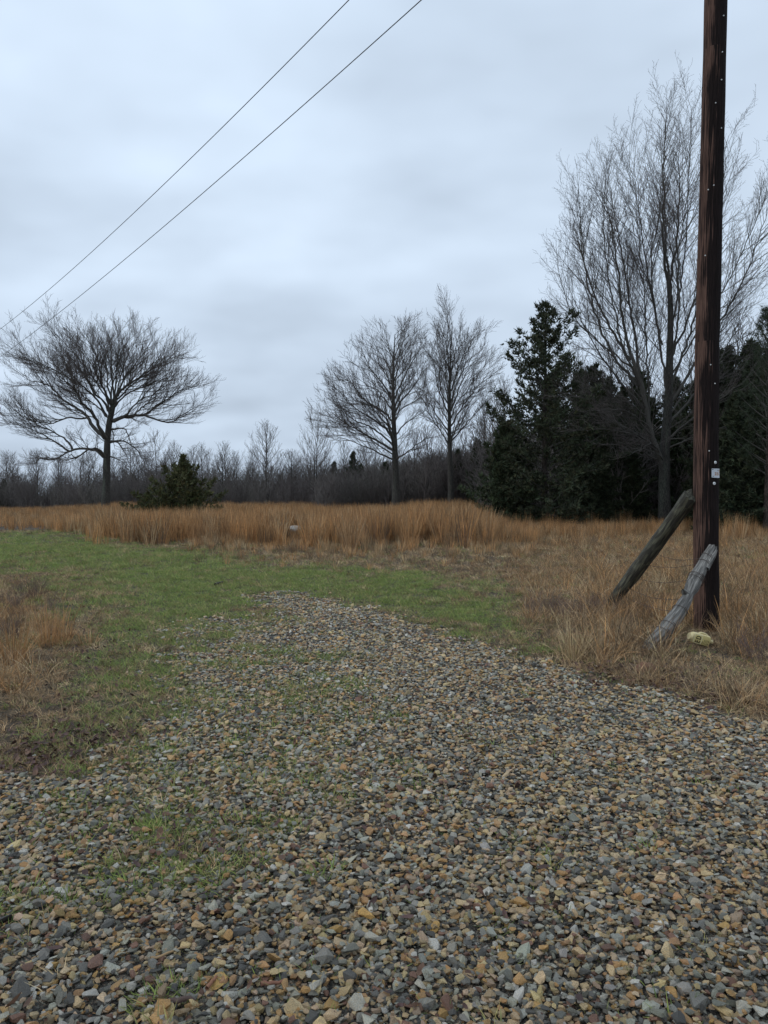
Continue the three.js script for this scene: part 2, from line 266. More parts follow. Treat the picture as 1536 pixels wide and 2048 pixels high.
// a tree drawn from its main stems and limbs: limbs = [points in photo pixels, start radius, end radius, depth swing in metres, number of turned copies]
function drawnTree(name, label, category, group, D, basePx, trunk, limbs, LV, lichen, seed) {
  R = rngOf(seed);
  const base = at(basePx, 1000, D); base.y = hillAt(base.x, base.z) - 0.15;
  const root = thing(name, label, category, base, group);
  const loc = (px, py) => at(px, py, D).sub(base);
  const bark = (p, x, y, z) => { const v = rr(0.85, 1.15), l = lichen ? smooth(0.02, 0.3, fbm3(p.x * 1.5 + x, p.y * 0.9, p.z * 1.5 + z) + lichen * 0.18 * (-x) - 0.05) * lichen : 0; return [lerp(0.13, 0.2, l) * v, lerp(0.115, 0.22, l) * v, lerp(0.097, 0.165, l) * v]; };
  let n = 0;
  const out = { crown: new MB(), bough: new MB() };
  const tp = resample(trunk[0].map(([x, y], i) => { const v = loc(x, y); if (!i) v.y = -0.1; return v; }), 0.6);
  const trad = tp.map((p, i) => { const f = i / (tp.length - 1); return lerp(trunk[1], trunk[2], Math.pow(f, 0.85)) * (1 + 0.45 * Math.exp(-p.y / 0.5)); });
  const tm = new MB(true, true); tm.tube(tp, trad, 14, bark, 0.09); part('trunk', tm.geo(), trunkMat, root);
  sprout(tp, trad, 1, LV, out, trunk[3] ?? 0.3, null, 1.45, 1.9);
  if (LV.infill) {                                   // boughs between neighbouring drawn boughs
    const five = P => { const c = new THREE.CatmullRomCurve3(P.map(([x, y]) => V(x, y, 0))); return c.getSpacedPoints(5).map(v => [v.x, v.y]); };
    const more = []; for (let i = 0; i + 1 < limbs.length; i++) { const A = limbs[i], B = limbs[i + 1], a = five(A[0]), b = five(B[0]); if (Math.sign(a[5][0] - a[0][0]) !== Math.sign(b[5][0] - b[0][0])) continue; for (const f of LV.infill) more.push([a.map((p, j) => [lerp(p[0], b[j][0], f) + (j ? rr(-8, 8) : 0), lerp(p[1], b[j][1], f) + (j ? rr(-8, 8) : 0)]), Math.min(A[1], B[1]) * 0.75, 0.008, rr(-2.5, 2.5), 0]); }
    limbs = limbs.concat(more);
  }
  for (const [pts, r0, r1, swing, turns] of limbs) {
    const pull = LV.pull ?? 1, L0 = pts.map(([x, y]) => loc(x, y)).map((p, i, a) => i ? a[0].clone().lerp(p, lerp(1, pull, i / (a.length - 1))) : p); const len = pathLen(L0);
    for (let k = 0; k <= (turns || 0); k++) {
      const a = k ? (k % 2 ? 1 : -1) * rr(0.75, 2.3) : 0, sw = (k ? 0 : (swing ?? rr(-0.35, 0.35) * len)), hs = k ? rr(0.7, 0.95) : 1;
      let Q = L0.map((p, i) => { const f = i / (L0.length - 1), v = p.clone(); v.z += sw * f; if (k) { const ax = tp[Math.min(tp.length - 1, Math.max(0, tp.findIndex(t => t.y > L0[0].y)))] || tp[tp.length - 1]; v.x -= ax.x; v.applyAxisAngle(V(0, 1, 0), a); v.x = v.x * hs + ax.x; v.z *= hs; v.y = lerp(L0[0].y, v.y, hs); } return v; });
      Q = resample(Q, 0.35).map((p, i) => i ? p.add(V(rr(-1, 1), rr(-1, 1), rr(-1, 1)).multiplyScalar(0.05)) : p);
      const rad = Q.map((p, i) => Math.max(LV.min, lerp(r0, r1, Math.pow(i / (Q.length - 1), 0.7))) * (k ? 0.9 : 1));
      const m = new MB(); m.tube(Q, rad, r0 > 0.07 ? 8 : 6, null, 0.06);
      part(n ? `limb_${String(n).padStart(3, '0')}` : 'limb', m.geo(), limbMat, root); n++;
      sprout(Q, rad, 1, LV, out, LV.bare ?? 0.18);
    }
  }
  part('branches', out.bough.geo(), limbMat, root).userData.kind = 'stuff';
  part('crown', out.crown.geo(), twigMat, root);
  console.log(name, 'triangles', (out.crown.i.length + out.bough.i.length) / 3 | 0);
  return root;
}
const LVoak = [null,
  { every: 0.32, len: [0.9, 3.2], ratio: 0.52, angle: 0.6, up: 0.4, wander: 0.07, step: 0.4, rad: 0.038, sides: 4 },
  { every: 0.22, len: [0.55, 1.7], ratio: 0.5, angle: 0.55, up: 0.3, wander: 0.08, step: 0.35, rad: 0.015, sides: 3, thin: true },
  { every: 0.18, len: [0.35, 0.8], ratio: 0.45, angle: 0.55, up: 0.15, wander: 0.1, step: 0.35, rad: 0.008, sides: 3, thin: true }];
LVoak.min = 0.006; LVoak.bare = 0.2; LVoak.pull = 0.88; LVoak.taper = 0.55;
drawnTree('oak_tree', 'broad spreading bare oak with lichened trunk standing alone in golden grass', 'tree', null, 57, 212,
  [[[211, 1030], [213, 960], [214, 900], [218, 850], [224, 820], [229, 800]], 0.36, 0.2, 0.55],
  [[[[208, 914], [195, 901], [160, 897], [135, 905], [115, 918], [100, 922], [82, 915], [65, 932]], 0.15, 0.02, 1, 1],
   [[[138, 903], [120, 888], [85, 865], [45, 848], [8, 835]], 0.08, 0.012, 1.5],
   [[[145, 900], [132, 880], [100, 862], [60, 842], [22, 818], [2, 790]], 0.09, 0.012, -1],
   [[[210, 876], [186, 856], [170, 832], [150, 815], [115, 795], [90, 770], [58, 750], [22, 740], [6, 722]], 0.19, 0.015, -1.5, 1],
   [[[172, 836], [140, 838], [105, 850], [50, 835], [12, 812]], 0.08, 0.012, 2],
   [[[214, 832], [190, 790], [150, 760], [110, 735], [70, 712], [44, 694]], 0.1, 0.012, 2.5, 1],
   [[[216, 822], [202, 800], [182, 784], [160, 750], [132, 715], [108, 680]], 0.1, 0.012, -2, 1],
   [[[222, 808], [206, 770], [200, 722], [186, 682], [162, 652]], 0.11, 0.012, 1, 1],
   [[[228, 810], [220, 742], [215, 692], [205, 645]], 0.1, 0.012, -1, 0],
   [[[230, 802], [236, 742], [246, 692], [252, 646]], 0.1, 0.012, 1, 0],
   [[[235, 792], [244, 756], [266, 720], [288, 682], [302, 655]], 0.1, 0.012, -1.5, 1],
   [[[228, 812], [240, 786], [270, 765], [302, 745], [330, 716], [348, 694]], 0.13, 0.012, 1.5, 1],
   [[[226, 842], [250, 832], [290, 827], [310, 811], [340, 790], [375, 768], [402, 752]], 0.17, 0.015, -1, 1],
   [[[282, 829], [312, 838], [345, 847], [376, 832], [410, 815], [438, 806]], 0.1, 0.012, 1],
   [[[250, 832], [280, 805], [325, 785], [365, 745], [380, 728]], 0.08, 0.012, 2],
   [[[232, 800], [275, 752], [318, 712], [352, 690], [362, 680]], 0.08, 0.012, -3, 1],
   [[[228, 815], [262, 790], [310, 775], [350, 760], [388, 738]], 0.08, 0.012, 3, 0],
   [[[222, 810], [195, 760], [168, 715], [140, 680], [125, 655]], 0.08, 0.012, 3, 0],
   [[[216, 835], [180, 805], [130, 775], [80, 735], [30, 705]], 0.08, 0.012, -3, 0],
   [[[232, 795], [255, 740], [285, 700], [320, 668]], 0.07, 0.012, 3, 0],
   [[[222, 858], [255, 860], [270, 885], [286, 918]], 0.08, 0.015, 1, 1],
   [[[220, 883], [250, 884], [275, 905], [291, 932]], 0.1, 0.015, -1, 1],
   [[[220, 913], [245, 922], [276, 940]], 0.07, 0.012, 1]], LVoak, 1.0, 31);

const LVmid = [null,
  { every: 0.34, len: [0.8, 2.6], ratio: 0.52, angle: 0.55, up: 0.25, wander: 0.05, step: 0.4, rad: 0.024, sides: 4 },
  { every: 0.21, len: [0.5, 1.4], ratio: 0.5, angle: 0.48, up: 0.2, wander: 0.07, step: 0.35, rad: 0.011, sides: 3, thin: true },
  { every: 0.18, len: [0.3, 0.7], ratio: 0.45, angle: 0.5, up: 0.1, wander: 0.09, step: 0.35, rad: 0.007, sides: 3, thin: true }];
LVmid.min = 0.0058; LVmid.pull = 0.86; LVmid.taper = 0.5; LVmid.bare = 0.12; LVmid.infill = [0.5];
drawnTree('bare_tree', 'bare tree with wide left boughs and thick dark trunk in the golden grass', 'tree', null, 48, 791,
  [[[793, 1030], [791, 950], [789, 880], [787, 820], [786, 770], [788, 705], [790, 668]], 0.33, 0.02, 0.3],
  [[[[788, 920], [760, 908], [735, 896], [690, 878], [655, 868]], 0.075, 0.01, 1, 1],
   [[[787, 900], [740, 872], [692, 847], [658, 822], [628, 800]], 0.1, 0.01, -1, 1],
   [[[786, 882], [770, 856], [730, 830], [690, 802], [662, 768]], 0.1, 0.01, 1.2, 1],
   [[[787, 845], [760, 816], [720, 790], [692, 752], [672, 736]], 0.08, 0.01, -1.5, 1],
   [[[787, 805], [768, 772], [738, 736], [712, 688]], 0.08, 0.01, 1, 1],
   [[[787, 765], [773, 722], [750, 682], [735, 650]], 0.06, 0.01, -1, 1],
   [[[789, 872], [812, 846], [838, 830], [862, 815]], 0.07, 0.01, 1, 1],
   [[[788, 832], [802, 800], [828, 770], [848, 738], [858, 702]], 0.09, 0.01, -1, 1],
   [[[788, 800], [806, 760], [832, 712], [850, 682]], 0.07, 0.01, 1, 1],
   [[[788, 762], [802, 720], [822, 682], [836, 656]], 0.06, 0.01, -1, 1],
   [[[788, 722], [800, 684], [806, 650]], 0.045, 0.01, 1, 0], [[[787, 722], [775, 682], [768, 642]], 0.045, 0.01, -1, 0]], LVmid, 0.4, 41);
drawnTree('bare_tree', 'slender upswept bare tree with narrow oval crown next to the dark cedars', 'tree', null, 52, 902,
  [[[903, 1030], [901, 950], [899, 880], [899, 800], [900, 740], [903, 680], [905, 652]], 0.27, 0.018, 0.3],
  [[[[898, 892], [880, 862], [852, 822], [830, 796]], 0.07, 0.01, 1, 1],
   [[[898, 862], [876, 832], [852, 792], [838, 764]], 0.07, 0.01, -1, 1],
   [[[899, 832], [881, 792], [866, 742], [858, 700]], 0.07, 0.01, 1, 1],
   [[[900, 792], [888, 742], [878, 692], [871, 640]], 0.06, 0.01, -1, 0],
   [[[900, 752], [893, 702], [886, 640]], 0.05, 0.01, 0.6, 0],
   [[[902, 882], [930, 852], [960, 812], [988, 775]], 0.07, 0.01, -1, 1],
   [[[902, 852], [925, 812], [956, 772], [990, 728]], 0.07, 0.01, 1, 1],
   [[[902, 822], [921, 772], [947, 722], [972, 688]], 0.07, 0.01, -1, 1],
   [[[902, 782], [918, 732], [936, 682], [950, 655]], 0.06, 0.01, 1, 1],
   [[[903, 742], [914, 692], [926, 640]], 0.05, 0.01, -0.6, 0]], LVmid, 0.3, 43);

const LVbig = [null,
  { every: 0.3, len: [0.8, 3.2], ratio: 0.38, angle: 0.52, up: 0.3, wander: 0.05, step: 0.4, rad: 0.019, sides: 4 },
  { every: 0.23, len: [0.45, 1.4], ratio: 0.44, angle: 0.58, up: 0.2, wander: 0.07, step: 0.3, rad: 0.009, sides: 3, thin: true },
  { every: 0.2, len: [0.22, 0.55], ratio: 0.4, angle: 0.7, up: 0.1, wander: 0.1, step: 0.28, rad: 0.0052, sides: 3, thin: true }];
LVbig.min = 0.004; LVbig.pull = 0.89; LVbig.taper = 0.6; LVbig.bare = 0.15;
drawnTree('bare_tree', 'very tall bare tree with many upright stems behind the utility pole', 'tree', null, 32, 1330,
  [[[1330, 1066], [1329, 1000], [1328, 940], [1333, 860], [1338, 770], [1340, 690], [1341, 620], [1340, 590]], 0.29, 0.11, 0.25],
  [[[[1341, 600], [1330, 545], [1323, 480], [1321, 414], [1320, 296], [1323, 178]], 0.085, 0.008, 0.4, 0],
   [[[1340, 590], [1347, 531], [1358, 487], [1368, 420], [1374, 330], [1378, 200]], 0.08, 0.008, -0.8, 1],
   [[[1329, 935], [1312, 900], [1290, 820], [1278, 770], [1266, 732], [1246, 670], [1232, 620], [1221, 516], [1206, 428], [1189, 350]], 0.15, 0.01, 0.6, 0],
   [[[1285, 800], [1275, 700], [1266, 619], [1253, 516], [1236, 400], [1226, 326], [1220, 280]], 0.09, 0.008, -0.8, 0],
   [[[1300, 850], [1292, 740], [1283, 640], [1276, 540], [1262, 470], [1252, 400], [1248, 330]], 0.06, 0.008, 1.2, 0],
   [[[1336, 800], [1325, 690], [1312, 590], [1296, 480], [1290, 400], [1278, 300], [1268, 215]], 0.065, 0.008, -1.2, 0],
   [[[1275, 770], [1225, 715], [1190, 650], [1160, 560], [1140, 440], [1128, 350]], 0.075, 0.01, 1, 0],
   [[[1262, 720], [1215, 640], [1185, 560], [1165, 480], [1160, 400], [1152, 340]], 0.07, 0.01, -1, 0],
   [[[1290, 820], [1230, 760], [1180, 700], [1140, 640], [1098, 560]], 0.065, 0.01, 1.4, 0],
   [[[1310, 890], [1250, 850], [1190, 800], [1140, 730], [1112, 690]], 0.06, 0.01, -1.5, 0],
   [[[1314, 900], [1250, 862], [1180, 838], [1110, 815], [1055, 800]], 0.05, 0.008, 2, 0],
   [[[1318, 920], [1260, 900], [1200, 893], [1140, 892]], 0.04, 0.008, 2, 1],
   [[[1320, 905], [1240, 868], [1160, 862], [1090, 868]], 0.04, 0.008, 3, 0],
   [[[1339, 780], [1375, 690], [1402, 610], [1428, 520], [1452, 430], [1478, 350], [1496, 285]], 0.07, 0.008, -1, 0],
   [[[1340, 720], [1372, 640], [1396, 560], [1420, 460], [1438, 350], [1445, 240]], 0.065, 0.008, 1, 0],
   [[[1338, 810], [1385, 730], [1430, 650], [1470, 570], [1505, 480], [1530, 380]], 0.08, 0.01, 1.2, 0],
   [[[1336, 850], [1400, 780], [1455, 710], [1500, 640], [1545, 570]], 0.07, 0.01, -1.2, 0],
   [[[1333, 880], [1400, 820], [1470, 765], [1545, 690]], 0.06, 0.01, 1.5, 0],
   [[[1341, 660], [1366, 570], [1384, 480], [1396, 380], [1402, 260], [1408, 215]], 0.055, 0.008, -1.5, 0],
   [[[1312, 880], [1255, 835], [1190, 815], [1120, 800], [1075, 802]], 0.035, 0.006, 3, 0],
   [[[1305, 860], [1240, 830], [1170, 828], [1110, 838]], 0.035, 0.006, 3.5, 0],
   [[[1300, 840], [1230, 800], [1150, 780], [1090, 765]], 0.04, 0.006, 2.5, 0],
   [[[1316, 900], [1270, 880], [1215, 862], [1160, 850]], 0.035, 0.006, 3, 0],
   [[[1296, 830], [1250, 770], [1200, 745], [1150, 700]], 0.04, 0.006, 3, 0],
   [[[1325, 910], [1285, 890], [1240, 905], [1200, 920]], 0.03, 0.006, 3, 0],
   [[[1333, 860], [1370, 830], [1400, 800], [1440, 790]], 0.035, 0.006, 3, 0],
   [[[1330, 880], [1360, 880], [1400, 890], [1440, 900]], 0.03, 0.006, 3, 0],
   [[[1331, 900], [1390, 870], [1460, 850], [1530, 830]], 0.045, 0.01, 2, 0],
   [[[1338, 740], [1350, 640], [1342, 520], [1352, 400], [1350, 280], [1346, 200]], 0.055, 0.008, 2, 0],
   [[[1275, 760], [1235, 690], [1205, 590], [1180, 500], [1172, 400], [1162, 330]], 0.05, 0.008, 2.5, 0],
   [[[1270, 740], [1205, 680], [1150, 610], [1125, 520], [1118, 440]], 0.045, 0.008, -2, 0],
   [[[1337, 830], [1395, 760], [1440, 690], [1490, 600], [1525, 520], [1545, 440]], 0.05, 0.008, -2.2, 0],
   [[[1339, 760], [1390, 660], [1440, 560], [1480, 460], [1515, 340]], 0.05, 0.008, 2.2, 0],
   [[[1325, 690], [1300, 600], [1290, 520], [1300, 420], [1302, 300], [1298, 210]], 0.05, 0.008, 1.8, 0]], LVbig, 0.7, 53);

// bare trees of the wood edge, grown from a rule
function growBare(H, spread, seed, LV, stems = 1, low = 0.2) {
  R = rngOf(seed); const out = { crown: new MB(), bough: new MB() }, tm = new MB(true, true), root = new THREE.Group();
  const col = () => { const v = rr(0.85, 1.1); return [0.1 * v, 0.088 * v, 0.076 * v]; };
  for (let s = 0; s < stems; s++) {
    const P = [], a = R() * 6.28, tilt = stems > 1 ? rr(0.05, 0.3) : rr(0, 0.04), h = H * (s ? rr(0.6, 0.95) : 1), n = 9, off = stems > 1 ? rr(0, 0.4) : 0; let x = Math.cos(a) * off, z = Math.sin(a) * off;
    for (let i = 0; i <= n; i++) { P.push(V(x, -0.1 + h * i / n, z)); x += Math.cos(a) * tilt * h / n + rr(-1, 1) * 0.012 * h; z += Math.sin(a) * tilt * h / n + rr(-1, 1) * 0.012 * h; }
    const r0 = H * (stems > 1 ? 0.009 : 0.016), rad = P.map((p, i) => Math.max(LV.min, lerp(r0, LV.min, Math.pow(i / n, 0.8))));
    tm.tube(P, rad, 6, col);
    const m = Math.round(h * (stems > 1 ? 2.2 : 3.2));
    for (let k = 0; k < m; k++) {
      const f = lerp(low, 0.96, (k + R()) / m), i = Math.min(n - 1, f * n | 0), p = P[i].clone().lerp(P[i + 1], f * n - i), az = k * 2.4 + rr(-0.4, 0.4);
      const L = spread * h * Math.sin(Math.PI * clamp(0.18 + 0.8 * (f - low) / (1 - low))) * rr(0.75, 1.15) * 1.1, el = lerp(0.5, 1.15, f);
      const d = V(Math.cos(az) * Math.cos(el), Math.sin(el), Math.sin(az) * Math.cos(el));
      twig(p, d, Math.max(0.4, L), Math.min(rad[i] * 0.6, 0.012 * L + 0.01), 1, LV, out);
    }
  }
  part('trunk', tm.geo(), trunkMat, root); part('branches', out.bough.geo(), limbMat, root).userData.kind = 'stuff'; part('crown', out.crown.geo(), twigMat, root);
  return root;
}
const LVfar = [null,
  { every: 0.5, len: [0.6, 5], ratio: 0.5, angle: 0.6, up: 0.55, wander: 0.09, step: 0.7, rad: 0.05, sides: 3 },
  { every: 0.3, len: [0.6, 1.9], ratio: 0.48, angle: 0.6, up: 0.45, wander: 0.12, step: 0.5, rad: 0.018, sides: 3, thin: true },
  { every: 0.28, len: [0.35, 0.8], ratio: 0.42, angle: 0.6, up: 0.35, wander: 0.15, step: 0.4, rad: 0.01, sides: 3, thin: true }];
LVfar.min = 0.009;
const farProtos = [growBare(11, 0.3, 61, LVfar, 1, 0.22), growBare(11, 0.24, 62, LVfar, 1, 0.3), growBare(10, 0.36, 63, LVfar, 2, 0.2)];
function place(proto, name, label, category, group, px, D, topPy, turn, wide = 1, h0 = 11) {
  const b = at(px, HORIZON, D); b.y = hillAt(b.x, b.z) - 0.05;
  const H = EYE + (HORIZON - topPy) / F * D - b.y, o = proto.clone(); o.name = numbered(name); o.position.copy(b); const s = H / h0; o.scale.set(s * wide, s, s * wide); o.rotation.y = turn; scene.add(o); return tag(o, label, category, group);
}
place(farProtos[0], 'bare_tree', 'small bare tree with fan shaped crown standing clear of the far woods', 'tree', null, 535, 88, 846, 0.4, 1.1);
place(farProtos[2], 'bare_tree', 'small forked bare tree at the far wood just beside the wide boughed tree', 'tree', null, 628, 78, 822, 2, 0.95, 10);
R = rngOf(77);
for (const [px, D, top, k, w] of [[452, 100, 886, 0, 1], [405, 104, 888, 1, 1], [318, 92, 868, 2, 1.2], [350, 96, 885, 0, 1], [18, 95, 905, 2, 1.1], [-40, 98, 890, 0, 1], [500, 96, 920, 1, 1], [580, 92, 905, 2, 1], [690, 86, 880, 1, 1], [600, 97, 915, 0, 1], [120, 100, 915, 1, 1.1], [260, 96, 890, 0, 1.1], [470, 110, 905, 2, 1], ...Array.from({ length: 34 }, (_, i) => [-60 + i * 24 + rr(-12, 12), rr(84, 112), rr(893, 928), i % 3, rr(0.9, 1.4)])])
  place(farProtos[k], 'bare_tree', 'bare tree top standing out of the far line of woods', 'tree', 'bare trees rising from the far woods', px, D, top, R() * 6, w, k === 2 ? 10 : 11);
for (const [px, D, top, k, w] of [[855, 66, 850, 0, 1], [965, 60, 800, 1, 1.1], [1010, 58, 760, 0, 0.9], [935, 64, 850, 2, 1], [745, 72, 880, 2, 1.1], [828, 62, 860, 1, 1], [985, 66, 790, 2, 1], [890, 70, 860, 2, 1.1], [800, 74, 890, 0, 1.2], [720, 78, 895, 1, 1.2]])
  place(farProtos[k], 'bare_tree', 'thin bare tree in the thicket behind the two lone bare trees', 'tree', 'bare trees in the middle thicket', px, D, top, R() * 6, w, k === 2 ? 10 : 11);
for (const [px, D, top, k, w] of [[1150, 44, 700, 0, 0.9], [1215, 46, 690, 1, 1], [1380, 43, 700, 2, 1], [1270, 48, 700, 2, 1], [1470, 40, 640, 1, 1], [1590, 38, 560, 0, 1], [1120, 50, 740, 1, 1]])
  place(farProtos[k], 'bare_tree', 'thin bare tree deep among the dark cedars of the wood', 'tree', 'bare trees among the cedars', px, D, top, R() * 6, w, k === 2 ? 10 : 11);

// ---------------------------------------------------------------- evergreens
const cedarMat = new THREE.MeshStandardMaterial({ vertexColors: true, roughness: 0.85 });
function growCedar(H, Rad, seed, { profile, nb, el0 = 0.15, el1 = 0.9, spray = 0.2, dense = 3, open = 0, tone = [0.036, 0.05, 0.024] }) {
  R = rngOf(seed); const m = new MB(true), wood = new MB(true, true), root = new THREE.Group();
  wood.tube([V(0, -0.1, 0), V(0.05, H * 0.35, 0), V(0, H * 0.7, 0.04), V(0, H * 0.97, 0)], [H * 0.016, H * 0.012, H * 0.006, 0.008], 8, [0.1, 0.075, 0.06]);
  const bm = new MB();
  for (let k = 0; k < nb; k++) {
    const t = Math.pow((k + R()) / nb, 1.15) * 0.97 + 0.015, y0 = t * H, az = k * 2.39996 + rr(-0.5, 0.5), clump = 0.7 + 0.6 * n2(az * 0.9, t * 6 + seed) + 0.25 * n2(az * 3, t * 17);
    const L = Math.max(0.12, Rad * profile(t) * rr(0.7, 1.1) * clump), el = lerp(el0, el1, t) + rr(-0.2, 0.2);
    const n = 5, P = [V(0, y0, 0)]; const d = V(Math.cos(az) * Math.cos(el), Math.sin(el), Math.sin(az) * Math.cos(el)); let c = P[0];
    for (let i = 0; i < n; i++) { d.y += rr(0.01, 0.1); d.x += rr(-.1, .1); d.z += rr(-.1, .1); d.normalize(); c = c.clone().addScaledVector(d, L / n); P.push(c); }
    bm.tube(P, P.map((p, i) => lerp(0.012 + L * 0.008, 0.004, i / n)), 3);
    const steps = Math.max(3, Math.round(L / (spray * 0.42)));
    for (let s = 0; s < steps; s++) {
      const f = Math.pow((s + R()) / steps, 0.75); if (f < 0.16 + open * 0.2 || R() < open * 0.5 * n2(az * 3 + s * 0.7, t * 20)) continue;
      const i = Math.min(n - 1, f * n | 0), p = P[i].clone().lerp(P[i + 1], f * n - i), wdt = (1.15 - f) * Math.min(0.55, L * 0.28);
      for (let q = 0; q < dense; q++) {
        const o = V(gauss(), gauss() * 0.6, gauss()).multiplyScalar(wdt * 0.55), b = p.clone().add(o);
        const dir = d.clone().multiplyScalar(0.7).add(V(gauss() * 0.5, gauss() * 0.4 + 0.35, gauss() * 0.5)).normalize();
        const v = rr(0.55, 1.5), w = R(), col = [tone[0] * v * (1 + 0.5 * w * w), tone[1] * v, tone[2] * v * rr(0.8, 1.1)], S = spray * rr(0.6, 1.25);
        for (let j = 0; j < 4; j++) {
          const e = dir.clone().add(V(gauss() * 0.45, gauss() * 0.4, gauss() * 0.45)).normalize(), sd = V(gauss(), gauss(), gauss()).cross(e).normalize().multiplyScalar(S * rr(0.1, 0.19)), a = b.clone().addScaledVector(e, S * rr(0, 0.3)), tip = a.clone().addScaledVector(e, S);
          m.tri([a.x - sd.x, a.y - sd.y, a.z - sd.z], [a.x + sd.x, a.y + sd.y, a.z + sd.z], [tip.x, tip.y, tip.z], col);
        }
      }
    }
  }
  part('trunk', wood.geo(), trunkMat, root); part('branches', bm.geo(), limbMat, root).userData.kind = 'stuff'; part('crown', m.geo(), cedarMat, root);
  console.log('cedar triangles', m.i.length / 3); return root;
}
const cedarTall = growCedar(9.6, 2.9, 71, { profile: t => interp([[0, 0.9], [0.3, 1], [0.5, 0.92], [0.7, 0.8], [0.8, 0.66], [0.88, 0.36], [0.95, 0.16], [1, 0.05]], t), nb: 230, el0: 0.1, el1: 0.75, open: 1.0, spray: 0.18, dense: 3 });
const cedarBush = growCedar(5, 2.3, 72, { profile: t => 1.0 * Math.pow(1 - t, 0.65) + 0.06, nb: 190, el0: 0.05, el1: 0.95, spray: 0.2, dense: 4, tone: [0.034, 0.052, 0.022] });
const cedarDense = growCedar(8, 2.5, 73, { profile: t => 0.95 * Math.pow(1 - t, 0.55) + 0.05, nb: 200, el0: 0.0, el1: 0.8, spray: 0.24, dense: 4, tone: [0.03, 0.045, 0.02] });
const cedarSmall = growCedar(3.1, 2.5, 74, { profile: t => interp([[0, 0.95], [0.25, 0.85], [0.45, 0.55], [0.65, 0.36], [0.8, 0.2], [1, 0.04]], t), nb: 130, el0: 0.25, el1: 1.0, spray: 0.17, dense: 4, open: 0.3, tone: [0.06, 0.072, 0.025] });
place(cedarTall, 'cedar_tree', 'tall ragged dark cedar with thin open top at the corner of the wood', 'tree', null, 1088, 31, 602, 0.6, 1, 9.7);
place(cedarBush, 'cedar_tree', 'low bushy dark green cedar pressed against the foot of the tall ragged cedar', 'tree', null, 1010, 31.5, 850, 1.2, 0.85, 5.1);
place(cedarSmall, 'cedar_tree', 'small pointed green cedar alone in golden grass beside the spreading oak', 'tree', null, 366, 37, 912, 2.4, 1.0, 3.15);
place(cedarSmall, 'cedar_tree', 'knee high cedar seedling between the oak trunk and the small pointed cedar', 'tree', null, 296, 38, 985, 0.4, 1.25, 3.15);
R = rngOf(79);
for (const [px, D, top, w] of [[1182, 37, 735, 0.85], [1150, 33.5, 840, 1], [1245, 39, 780, 0.9], [1300, 42, 800, 1], [1205, 34.5, 880, 0.9], [1385, 40, 770, 0.9], [1100, 40, 760, 0.8], [1265, 36, 900, 1.1], [1340, 38, 850, 1.1], [1395, 35, 900, 1], [1215, 41, 760, 0.9], [1160, 42, 745, 0.8], [1280, 45, 745, 0.9], [1350, 46, 760, 0.9]])
  place(cedarDense, 'cedar_tree', 'dense dark cedar in the shaded wood beside the tall bare tree', 'tree', 'dark cedars packed along the wood edge', px, D, top, R() * 6, w, 8.1);
for (const [px, D, top, w] of [[1470, 29, 790, 1.0], [1545, 30, 690, 0.9], [1440, 33, 740, 0.8], [1510, 34, 700, 0.9], [1620, 29, 720, 1], [1700, 31, 640, 1], [1452, 36, 700, 0.9], [1495, 38, 690, 0.9], [1425, 40, 730, 0.9]])
  place(cedarDense, 'cedar_tree', 'dark green cedar in the thick screen behind and past the utility pole', 'tree', 'dark cedars past the utility pole', px, D, top, R() * 6, w, 8.1);
for (const [px, D, top, w] of [[706, 80, 905, 0.8], [668, 86, 925, 0.9], [955, 50, 880, 0.7], [1000, 54, 850, 0.7], [915, 56, 900, 0.8], [720, 70, 930, 1], [770, 66, 925, 1.1], [975, 44, 905, 0.9]])
  place(cedarDense, 'cedar_tree', 'dark cedar half lost in the thicket behind the lone bare trees', 'tree', 'cedars in the middle thicket', px, D, top, R() * 6, w, 8.1);
for (const [px, D, top, w] of [[8, 88, 960, 1.2], [560, 98, 950, 1], [300, 90, 945, 1], [268, 95, 950, 1.2]])
  place(cedarDense, 'cedar_tree', 'low dark evergreen at the foot of the far woods', 'tree', 'evergreens in the far woods', px, D, top, R() * 6, w, 8.1);

